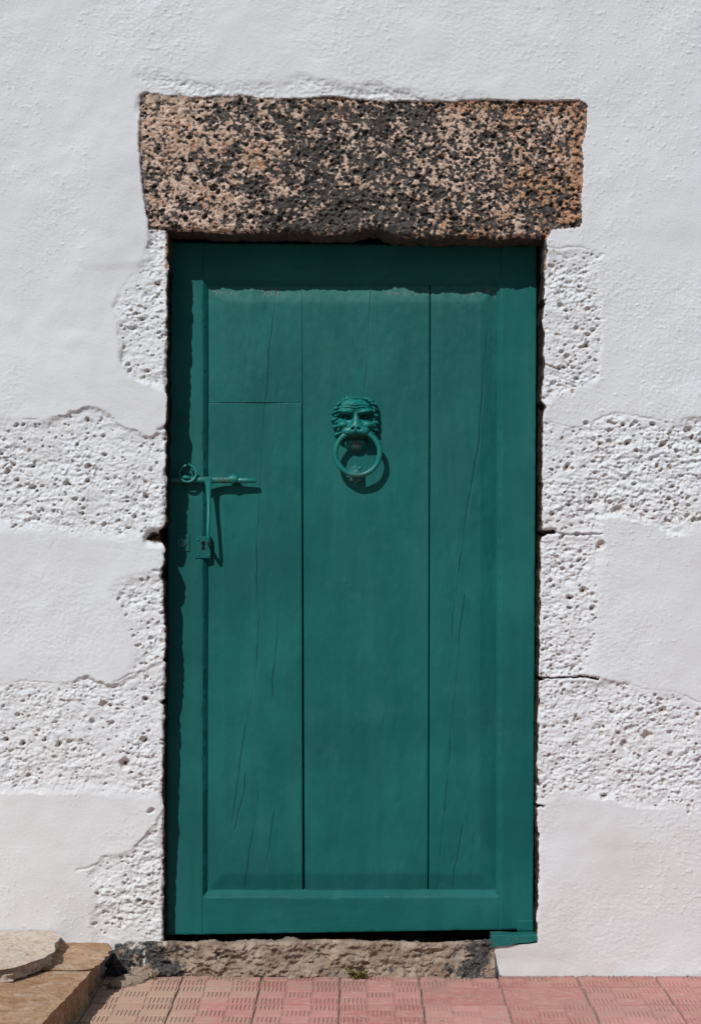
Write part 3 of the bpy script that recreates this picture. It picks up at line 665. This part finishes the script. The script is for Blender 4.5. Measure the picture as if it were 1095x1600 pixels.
    Vs = [G.reshape(-1, 3)]; Q = [grid_quads(nzr, nxr)]; off = nzr*nxr; idg = np.arange(off).reshape(nzr, nxr); at = [wear.reshape(-1), fade.reshape(-1), gap_dark.reshape(-1)]
    for ids in (idg[0, ::-1], idg[::-1, -1], idg[-1, :], idg[:, 0]):
        l = Vs[0][ids].copy(); l[:, 1] = .036; nid = np.arange(len(ids))+off; off += len(ids); Vs.append(l); Q.append(np.stack([ids[:-1], nid[:-1], nid[1:], ids[1:]], -1))
        at = [np.concatenate([at[0], np.zeros(len(ids))]), np.concatenate([at[1], np.zeros(len(ids))]), np.concatenate([at[2], np.full(len(ids), .9)])]
    return np_obj('plank', np.concatenate(Vs), np.concatenate(Q), M['paint'], door, dict(wear=np.clip(at[0], 0, 1.2), fade=at[1], gap_dark=at[2]))
plank((PL, 472.2, PL, 472.2, PT, 629.2), 501, 'b')
plank((PL, 472.0, PL, 473.4, 629.3, PB), 511, 'rt')
plank((472.3, 671.6, 476.0, 668.6, PT, PB), 521, 'lr')
plank((672.6, PR, 669.8, PR, PT, PB), 531, 'l')
Vv, F = boxes([(dl(330, 0)[0], dl(770, 0)[0], .0375, .05, dl(0, 1395)[1], dl(0, 440)[1])])
py_obj('dark_backing', Vv, F, M['hole'], door)  # added near-black sheet, keeps gaps between the planks dark
# fixed frame in the gap on the hinge side, and behind the door
fr = empty('door_frame', (0, 0, .0)); tag(fr, 'dark weathered timber frame showing in the gap around the green door', 'door frame')
def post(xa, xb, ya, yb, za, zb, seed):
    n = 60; zs = np.linspace(za, zb, n); R = []
    for k, (xx, yy) in enumerate([(xa, yb), (xa, ya), (xb, ya), (xb, yb)]):
        R.append(np.stack([np.full(n, xx)+.0012*fbm(zs/PX, zs*0+k, 30, 3, seed+k), np.full(n, yy)+(zs-zb_)*math.tan(tilt)+.001*fbm(zs/PX, zs*0+k, 20, 2, seed+9), zs], -1))
    return np_obj('post', np.stack(R, 1).reshape(-1, 3), grid_quads(n, 4), M['frame'], fr, smooth=False)
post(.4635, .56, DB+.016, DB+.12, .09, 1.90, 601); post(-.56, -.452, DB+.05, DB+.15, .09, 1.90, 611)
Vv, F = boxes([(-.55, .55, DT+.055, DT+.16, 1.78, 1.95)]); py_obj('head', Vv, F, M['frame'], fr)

# ------------------------------------------------------------------ ironwork (parts of the door)
def LP(px, py, y): x, z = dl(px, py, y); return Vector((x, y, z))
def iron(name, V, F, parent, rust=0.0, smooth=True, sharp=40):
    o = py_obj(name, V, F, M['iron'], parent, smooth, sharp)
    r = rust if hasattr(rust, '__len__') else [rust]*len(V)
    at = o.data.attributes.new('rust', 'FLOAT', 'POINT'); at.data.foreach_set('value', r); return o
def lathe_x(stations, n=18):
    """turned bar along a pixel line: (px, py, y, r)"""
    path = [LP(a, b, y) for a, b, y, r in stations]; return tube(path, [s[3] for s in stations], n)
# lion knocker: relief from a height function, in units of the 6.08x enlarged photograph
CXU = .16438; UM = CXU*PX
def lion():
    n = 230; xs = np.linspace(205, 705, n); ys = np.linspace(205, 785, int(n*1.16)); X, Y = np.meshgrid(xs, ys)
    H = np.full(X.shape, -20.)
    def ell(cx, cy, rx, ry, hh, base=0, p=2.0, rot=0):
        c, s = math.cos(rot), math.sin(rot); a = ((X-cx)*c+(Y-cy)*s)/rx; b = (-(X-cx)*s+(Y-cy)*c)/ry
        q = np.abs(a)**p+np.abs(b)**p
        return np.where(q < 1, base+(hh-base)*np.sqrt(np.clip(1-q, 0, 1)), -40)
    def smax(a, b, k=10): 
        d = np.clip(.5+.5*(a-b)/k, 0, 1); return b*(1-d)+a*d+k*d*(1-d)
    def g(cx, cy, rx, ry, rot=0):
        c, s = math.cos(rot), math.sin(rot); a = ((X-cx)*c+(Y-cy)*s)/rx; b = (-(X-cx)*s+(Y-cy)*c)/ry; return np.exp(-a*a-b*b)
    # back mass and mane
    H = np.maximum(H, ell(455, 450, 200, 225, 62, 0, 2.6))
    lr = random.Random(8)
    curls = [(262, 345), (236, 380), (262, 412), (238, 448), (262, 482), (250, 520), (285, 548), (275, 590), (300, 622), (280, 305), (312, 278), (650, 305), (622, 278), (668, 345), (645, 375), (672, 410), (648, 445), (672, 480), (650, 515), (668, 548), (640, 582), (650, 618), (618, 640), (585, 262), (350, 256)]
    for i, (cx, cy) in enumerate(curls):
        cx = 455+(cx-455)*.87; sg = 1 if cx > 455 else -1; rot = sg*lr.uniform(.25, .75)
        e = ell(cx, cy, lr.uniform(36, 46), lr.uniform(22, 28), lr.uniform(82, 112), 18, 2.2, rot)
        H = smax(H, e, 5)
        H -= 30*g(cx+8*sg, cy-9, 26, 5, rot+.2*sg)
    for k in range(9):                                                        # forelock
        cx = 385+k*17; H = smax(H, ell(cx, 252+abs(k-4)*3, 11, 32, 112-abs(k-4)*4, 20, 2.2, (k-4)*.10), 4)
    # face
    H = smax(H, ell(452, 430, 172, 205, 120, 20, 2.3), 14)
    H = smax(H, ell(450, 350, 160, 92, 150, 40, 2.2), 16)
    for k, yy in enumerate((300, 326, 352)):                                  # frown lines
        cv = yy+13*np.exp(-((X-452)/42)**2)-10*np.abs((X-452)/150)**2*0+10*((X-452)/150)**2
        H -= 10*np.exp(-((Y-cv)/5.5)**2)*np.exp(-((X-452)/115)**4)
        H += 7*np.exp(-((Y-cv-11)/6)**2)*np.exp(-((X-452)/115)**4)
    for sgn, cx in ((-1, 368), (1, 545)):
        H = smax(H, ell(cx, 386, 86, 30, 176, 60, 2.2, sgn*-.16), 10)         # brows
        H -= 92*g(cx-2, 434, 66, 22, sgn*-.12)                                 # sockets
        H = smax(H, ell(cx, 441, 22, 12, 104, 60), 5)
        H += 8*g(cx, 458, 50, 6)
        H = smax(H, ell(cx+sgn*28, 510, 72, 50, 140, 30, 2.2, sgn*.3), 14)    # cheeks
        H -= 20*g(cx+sgn*50, 548, 40, 14, sgn*-.6)
        H = smax(H, ell(462+sgn*58, 572, 80, 44, 190, 118, 2.6, sgn*.10), 10)  # muzzle
    H -= 22*g(456, 398, 10, 30)
    br = np.interp(Y, [380, 430, 470, 510, 550, 585, 606], [20, 30, 46, 74, 100, 104, 90]); hb = np.interp(Y, [380, 430, 480, 545, 585, 604], [138, 150, 170, 200, 192, 165])
    bridge = np.where((Y > 385) & (Y < 604), hb*np.sqrt(np.clip(1-np.abs((X-463)/(br*1.25))**2.3, 0, 1)), -40); H = smax(H, bridge, 22)
    for sgn in (-1, 1): H -= 60*g(463+sgn*27, 552, 15, 9, sgn*.5)
    H -= 26*g(463, 590, 6, 26)
    H = np.where(Y > 618, H-70*sstep(0, 18, Y-612-10*np.abs((X-463)/90))*np.exp(-((X-460)/130)**4)*(H > 0), H)
    beard = ell(458, 672, 104, 90, 84, 0, 2.2); st = 4.5*np.cos((X-458)*.26+.9*np.sin(Y*.04))*np.clip((Y-640)/40, 0, 1)
    H = np.maximum(H, np.where(beard > 0, beard+st, -40))
    H -= 40*g(460, 636, 74, 11)
    H = H+2.0*fbm(X, Y, 24, 3, 703)
    H = np.where(H < 2, -14, H)
    # two rounds of smoothing on steep steps
    for _ in range(2):
        P = np.pad(H, 1, mode='edge'); H = .5*H+.125*(P[:-2, 1:-1]+P[2:, 1:-1]+P[1:-1, :-2]+P[1:-1, 2:])
    nr_, nc_ = X.shape; hm = H*UM
    kx, kz = np.zeros(X.shape), np.zeros(X.shape); cx0, cz0 = dl(480+455*CXU, 580+490*CXU, -.02)
    Vv = np.stack([cx0+(X-455)*UM*1.01, .0055-hm, cz0-(Y-490)*UM*1.01], -1)
    q = grid_quads(nr_, nc_); keep = (H.reshape(-1)[q] > -13.5).any(1); q = q[keep]; used, inv = np.unique(q, return_inverse=True)
    P = np.pad(H, 4, mode='edge'); blur = sum(P[4+a:4+a+nr_, 4+b:4+b+nc_] for a in (-4, -2, 0, 2, 4) for b in (-4, -2, 0, 2, 4))/25
    cav = np.clip((blur-H)/22, 0, 1); rust = np.clip(cav*.75+.62*np.clip((Y-600)/60, 0, 1)*np.clip(1-np.abs(X-458)/150, 0, 1)+.5*g(320, 545, 30, 30), 0, .8)
    return Vv.reshape(-1, 3)[used], inv.reshape(-1, 4), rust.reshape(-1)[used]
Vl, Ql, rl = lion()
kn = np_obj('knocker', Vl, Ql, M['iron'], door, dict(rust=rl)); kn['label'] = 'cast lion head door knocker with a ring in its mouth'
rc = LP(480+478*CXU, 580+777*CXU, -.029); RR = 213*UM
ringp = []
for k in range(56):
    a = 2*math.pi*k/56; tz = math.cos(a); ringp.append((rc.x+RR*math.sin(a), rc.y+.004*(tz-1)*-.5-.002, rc.z+RR*tz))
V_, F_ = tube(ringp, [.0067+.0004*math.sin(k*.9) for k in range(56)], 14, closed=True)
iron('ring', V_, F_, kn, [.25+.25*(1 if v.z < rc.z-RR*.9 else 0) for v in V_])
def striker():
    c = LP(480+465*CXU, 580+990*CXU, 0); V, F = [], []; n = 40; prof = [(.030, .0), (.029, .005), (.022, .009), (.017, .014), (.0185, .019), (.017, .024), (.011, .028), (.004, .030)]
    for r, yy in prof:
        for k in range(n):
            a = 2*math.pi*k/n; rr = r*(1+.09*math.cos(a*10))*(.72 if True else 1); V.append(Vector((c.x+rr*math.sin(a), .007-yy*.95, c.z+.004+rr*math.cos(a)*1.05)))
    for i in range(len(prof)-1):
        for k in range(n): F.append((i*n+k, i*n+(k+1) % n, (i+1)*n+(k+1) % n, (i+1)*n+k))
    F.append(tuple((len(prof)-1)*n+k for k in range(n)))
    return V, F
V_, F_ = striker(); iron('striker', V_, F_, kn, .45)
# sliding bolt
YB = -.0150
V_, F_ = lathe_x([(254, 750, YB, .0070), (270, 750, YB, .0075), (300, 750, YB, .0080), (330, 750, YB, .0082), (356, 750, YB, .0078), (358, 750, YB, .0078)])
bolt = iron('bolt', V_, F_, door, .42); bolt['label'] = 'hand-forged sliding bolt with hanging hasp'
V_, F_ = lathe_x([(371, 750.5, YB, .0058), (373, 750.5, YB, .0072), (385, 750.6, YB, .0064), (399, 751, YB, .0054), (400, 751, YB, .0040)]); iron('bolt_tip', V_, F_, bolt, .15)
V_, F_ = lathe_x([(357.5, 749, YB, .0070), (359, 749, YB, .0104), (364, 748.6, YB, .0112), (370, 748.8, YB, .0106), (372, 749, YB, .0072)]); iron('collar', V_, F_, bolt, .25)
for sx in (364, 288):                                                             # staples that hold the bolt
    p = [LP(sx-.0, 757.5, .012), LP(sx, 757.5, -.010), LP(sx, 754, -.019), LP(sx, 749.5, -.0215), LP(sx, 745, -.019), LP(sx, 741.5, -.010), LP(sx, 741.5, .012)]
    V_, F_ = tube(p, .0032, 8); iron('staple', V_, F_, bolt, .2)
c = LP(293.5, 740, -.024); rp = []
for k in range(30):
    a = math.radians(12)+2*math.pi*k/30*.97; rp.append((c.x+.0215*math.sin(a), c.y+.004*math.cos(a), c.z+.0215*math.cos(a)))
V_, F_ = tube([LP(295.6, 724, -.016), LP(295.4, 727, -.022)]+rp, [.0020, .0028]+[.0033]*30, 10); iron('eye_ring', V_, F_, bolt, .3)
V_, F_ = tube([LP(285, 746, YB-.006), LP(290, 746, YB-.010), LP(297, 746.5, YB-.006)], [.004, .0052, .0042], 12); iron('knob', V_, F_, bolt, .1)
hp = [(325.5, 747, -.023, .0100, .5), (325.6, 752, -.0235, .0096, .45), (325.8, 758, -.024, .0080, .5), (326, 770, -.026, .0066, .55), (326.4, 785, -.029, .0056, .7), (326.5, 797, -.034, .0052, 1), (326, 812, -.040, .0050, 1), (325.4, 826, -.046, .0050, 1), (325.2, 838, -.048, .0048, 1), (325.8, 846, -.044, .0046, 1), (326.8, 850.5, -.028, .0044, 1), (327.4, 852, -.016, .0042, 1), (327.8, 852.5, .002, .0038, 1)]
def hasp():
    V, F = [], []; n = 12; P = [LP(a, b, y) for a, b, y, _, _ in hp]
    for i, p in enumerate(P):
        t = (P[min(i+1, len(P)-1)]-P[max(i-1, 0)]).normalized(); sx = Vector((1, 0, 0)); sx = (sx-t*sx.dot(t)).normalized(); sy = t.cross(sx)
        for k in range(n): a = 2*math.pi*k/n; V.append(p+sx*(math.cos(a)*hp[i][3])+sy*(math.sin(a)*hp[i][3]*hp[i][4]))
    for i in range(len(P)-1):
        for k in range(n): F.append((i*n+k, (i+1)*n+k, (i+1)*n+(k+1) % n, i*n+(k+1) % n))
    F.append(tuple(reversed(range(n)))); F.append(tuple((len(P)-1)*n+k for k in range(n))); return V, F
V_, F_ = hasp(); V_f = [(0.55 if i//12 >= 9 else .08) for i in range(len(V_))]; F_ = [tuple(reversed(f)) for f in F_]; iron('hasp', V_, F_, bolt, V_f)
# lock plates
def plate(px0, px1, py0, py1, ya, yb, bev, name, parent, rust=.2):
    a, b = LP(px0, py1, 0), LP(px1, py0, 0); V = []; 
    for yy, ins in ((yb, 0), (ya+bev, 0), (ya, bev)):
        V += [(a.x+ins, yy, a.z+ins), (b.x-ins, yy, a.z+ins), (b.x-ins, yy, b.z-ins), (a.x+ins, yy, b.z-ins)]
    F = [(8, 9, 10, 11)]
    for k in (0, 4):
        for i in range(4): F.append((k+i, k+(i+1) % 4, k+4+(i+1) % 4, k+4+i))
    return py_obj(name, V, F, M['paint'], parent)
def disc(px, py, y0, y1, r, n=14, r1=None):
    c = LP(px, py, 0); V, F = [], []
    for yy, rr in ((y0, r), (y1+.0008, r1 or r), (y1, (r1 or r)*.8)):
        for k in range(n): a = 2*math.pi*k/n; V.append((c.x+rr*math.sin(a), yy, c.z+rr*math.cos(a)))
    for i in range(2):
        for k in range(n): F.append((i*n+k, i*n+(k+1) % n, (i+1)*n+(k+1) % n, (i+1)*n+k))
    F.append(tuple(2*n+k for k in range(n))); return V, F
lk = plate(305, 329.5, 838, 872.5, -.0028, .02, .0012, 'lock_plate', door, .22)
kh = []; c = LP(318.2, 851, 0)
for k in range(14): a = math.radians(-150+300*k/13); kh.append((c.x+.0058*math.sin(a), c.z+.0058*math.cos(a)+.0035))
kh += [(c.x+.0046, c.z-.0140), (c.x-.0046, c.z-.0140)]
n_ = len(kh); Vk = [(x, -.0031, z) for x, z in kh]+[(x, -.001, z) for x, z in kh]
o = py_obj('keyhole', Vk, [tuple(range(n_))]+[(i, (i+1) % n_, n_+(i+1) % n_, n_+i) for i in range(n_)], M['hole'], lk)
for sx, sy in ((309.5, 843), (309.8, 866.5), (326, 867)): V_, F_ = disc(sx, sy, -.001, -.0048, .0034); iron('screw', V_, F_, lk, .1)
lk2 = plate(276, 297, 834, 862, -.0025, .006, .0010, 'lock_plate', door, .3)
V_, F_ = disc(285, 848, -.001, -.0058, .0112, 24); cy = iron('lock_cylinder', V_, F_, lk2, .35)
V_, F_ = boxes([(LP(284.2, 0, 0).x, LP(286, 0, 0).x, -.0064, -.005, LP(0, 852, 0).z, LP(0, 844, 0).z)]); py_obj('key_slot', V_, F_, M['hole'], cy)
for sx, sy in ((292.5, 838), (292.5, 859), (278.5, 838)): V_, F_ = disc(sx, sy, -.001, -.0040, .0022, 10); iron('screw', V_, F_, lk2, .2)

# ------------------------------------------------------------------ green wooden block under the hinge corner
def wood_block():
    a0, a1 = (767, 1461), (838, 1461); b1, b0 = (838, 1466), (766, 1477)
    front, back = -.004, .045; n = 26; Vv = []; t = np.linspace(0, 1, n)
    for yy, dz_, ins in ((back, 0, 0), (front+.003, 0, 0), (front, -.0025, .0)):
        for i in t: p = ray(a0[0]+(a1[0]-a0[0])*i, a0[1]+(a1[1]-a0[1])*i); Vv.append((p.x, yy, p.z+dz_+.0009*math.sin(i*9)))
    for yy in (front, back):
        for i in t: p = ray(b0[0]+(b1[0]-b0[0])*i, b0[1]+(b1[1]-b0[1])*i); Vv.append((p.x, yy, p.z-.006+.0012*math.sin(i*13)))
    Q = []
    for k in range(4):
        for i in range(n-1): Q.append((k*n+i, (k+1)*n+i, (k+1)*n+i+1, k*n+i+1))
    F = Q+[tuple(k*n for k in range(5))[::-1], tuple(k*n+n-1 for k in range(5))]
    o = py_obj('wooden_block', Vv, F, M['paint_h'], None, True, 30)
    for k, v in (('wear', .55), ('fade', .1), ('gap_dark', 0.)):
        at = o.data.attributes.new(k, 'FLOAT', 'POINT'); at.data.foreach_set('value', [v]*len(Vv))
    tag(o, 'green painted wooden block wedged under the right corner of the door', 'block')
wood_block()

# ------------------------------------------------------------------ step at the left
def slab(name, outline, z0, z1, mat, seed, label, cat, rough=.004, edge=.006, sub=.012, group=None, dome=0):
    """stone slab from an outline (x, y) list, anticlockwise; relief on top and broken sides"""
    P = [Vector((x, y, 0)) for x, y in outline]; pts = []
    for a, b in zip(P, P[1:]+P[:1]):
        L = (b-a).length; m = max(1, int(L/sub))
        for i in range(m): pts.append(a+(b-a)*(i/m))
    c = sum(pts, Vector())/len(pts); n = len(pts); rings = []; th = z1-z0
    A = np.array([(p.x, p.y) for p in pts])
    per = np.arange(n)
    jag = rough*.6*fbm(A[:, 0]/PX, A[:, 1]/PX, 30, 3, seed)
    nrm = np.stack([A[(per+1) % n, 1]-A[per-1, 1], -(A[(per+1) % n, 0]-A[per-1, 0])], -1); nrm /= np.linalg.norm(nrm, axis=1)[:, None]+1e-9
    A = A+nrm*jag[:, None]
    Vv = []
    for t in (0, .25, .5, .72, .88):
        o = rough*fbm(A[:, 0]/PX+t*90, A[:, 1]/PX+t*140, 16, 3, seed+3); B = A+nrm*o[:, None]
        Vv += [(x, y, z0+th*t) for x, y in B]
    e1 = edge*(.85+.3*np.abs(fbm(A[:, 0]/PX, A[:, 1]/PX, 25, 2, seed+5)))
    B = A-nrm*(e1*.35)[:, None]; Vv += [(x, y, z1-.3*edge) for x, y in B]
    B = A-nrm*e1[:, None]; Vv += [(x, y, z1) for x, y in B]
    R = 22
    for k in range(1, R):
        f = k/R; C2 = B*(1-f)+np.array([c.x, c.y])*f
        zz = z1+.0045*fbm(C2[:, 0]/PX, C2[:, 1]/PX, 80, 4, seed+7, .6)*min(1, f*6)+.0022*fbm(C2[:, 0]/PX, C2[:, 1]/PX, 16, 4, seed+8, .65)+dome*(1-(1-f)**2)
        Vv += [(x, y, z) for (x, y), z in zip(C2, zz)]
    m = 7+R-1; F = []
    for k in range(m-1):
        for i in range(n): F.append((k*n+i, k*n+(i+1) % n, (k+1)*n+(i+1) % n, (k+1)*n+i))
    F.append(tuple((m-1)*n+i for i in range(n))); F.append(tuple(reversed(range(n))))
    o = py_obj(name, Vv, F, mat, None, True, 50)
    return tag(o, label, cat, group)
slab('step_slab', [(-.612, -.315), (-1.9, -.30), (-1.9, -1.35), (-.668, -1.35), (-.652, -.87)][::-1], -.004, .078, M['step'], 801, 'thick ochre brown stone slab of the step at lower left', 'step', .0045, .007, .007)
slab('step_stone', [(-.628, -.012), (-1.5, -.012), (-1.5, -.296), (-.634, -.30), (-.618, -.20), (-.612, -.08)][::-1], -.004, .082, M['step'], 811, 'rounded brown kerb stone between the ochre step slab and the wall', 'stone', .007, .028, .007)
slab('flagstone', [(-.742, -.014), (-1.6, -.014), (-1.6, -.50), (-.92, -.515), (-.83, -.495), (-.775, -.45), (-.752, -.40), (-.722, -.34), (-.712, -.26), (-.722, -.16), (-.722, -.07)][::-1], .083, .114, M['flag'], 821, 'pale tan flat flagstone lying on the step against the wall', 'flagstone', .007, .009, .007)
g = [ground_pt(*p) for p in ((172, 1538), (190, 1529), (232, 1522), (238, 1530), (225, 1537), (205, 1542), (176, 1547))]
slab('mortar_patch', [(p.x, p.y) for p in g][::-1] if True else None, -.003, .010, M['mortar'], 831, 'flat broken mortar patch on the tiles beside the brown step', 'mortar', .003, .006, .006)

# ------------------------------------------------------------------ weeds
def weed(px, py, n, size, seed, label, yoff=0, up=.6):
    r = random.Random(seed); b = ground_pt(px, py) if yoff == 0 else Vector(((px-547.5)*PX, yoff, 0))
    root = tag(empty('weed', b), label, 'weed'); Vs, Fs = [], []; V, F = [], []
    for i in range(n):
        a = r.uniform(0, 6.28); L = size*r.uniform(.4, 1); el = r.uniform(.25, 1.25)*up
        d = Vector((math.cos(a)*math.cos(el), -abs(math.sin(a))*math.cos(el)*.6, math.sin(el))); tip = d*L; mid = d*L*.55+Vector((0, 0, L*.12))
        v2, f2 = tube([(0, 0, 0), mid, tip], [.0007, .0006, .0004], 4); o = len(Vs); Vs += v2; Fs += [tuple(x+o for x in f) for f in f2]
        for k in range(6):
            p = (mid+(tip-mid)*(k/5)) if k > 1 else mid*(.5+.4*k); l = size*r.uniform(.16, .30); dr = Vector((r.uniform(-1, 1), r.uniform(-1, .4), r.uniform(-.2, 1))).normalized()
            s = dr.cross(Vector((r.uniform(-1, 1), r.uniform(-1, 1), r.uniform(-1, 1)))).normalized()*l*.34; nn = dr.cross(s).normalized()*l*.12
            o = len(V); V += [p, p+dr*l*.45+s+nn, p+dr*l, p+dr*l*.45-s+nn]; F += [(o, o+1, o+2), (o, o+2, o+3)]
    py_obj('stem', Vs, Fs, M['leaf'], root); py_obj('foliage', V, F, M['leaf'], root)
weed(560, 1524, 30, .044, 3, 'small yellow-green weed at the foot of the threshold below the knocker', -.034)
weed(240, 1527, 5, .022, 5, 'tiny green sprig by the black lava end of the threshold', -.05, 1.0)
weed(174, 1546, 8, .024, 7, 'small weed in the corner between the brown step and the tiles')

# ------------------------------------------------------------------ grit and crumbs of mortar swept against the wall
def grit():
    r = random.Random(21); V, F = [], []
    oc = [(1, 0, 0), (0, 1, 0), (-1, 0, 0), (0, -1, 0), (0, 0, .8), (0, 0, -.5)]
    tri = [(0, 1, 4), (1, 2, 4), (2, 3, 4), (3, 0, 4), (1, 0, 5), (2, 1, 5), (3, 2, 5), (0, 3, 5)]
    for i in range(900):
        x = r.uniform(-.60, .95) if r.random() < .55 else r.uniform(-.60, -.25)
        y = -.034-abs(r.gauss(0, .022)) if x < .34 else -.012-abs(r.gauss(0, .012))
        if r.random() < .12: y -= r.uniform(0, .5)
        if x < -.50 and r.random() < .5: y = r.uniform(-.35, -.04); x = -.60+abs(r.gauss(0, .03))
        q = min(r.lognormvariate(-6.5, .45), .0045); a = r.uniform(0, 6.3); ca, sa = math.cos(a), math.sin(a); o = len(V)
        for vx, vy, vz in oc:
            k = q*r.uniform(.7, 1.3); V.append((x+(vx*ca-vy*sa)*k, y+(vx*sa+vy*ca)*k*.8, .0022+q*.3+vz*k*.7))
        F += [tuple(t+o for t in f) for f in tri]
    tag(py_obj('grit', V, F, M['mortar']), kind='stuff')
grit()
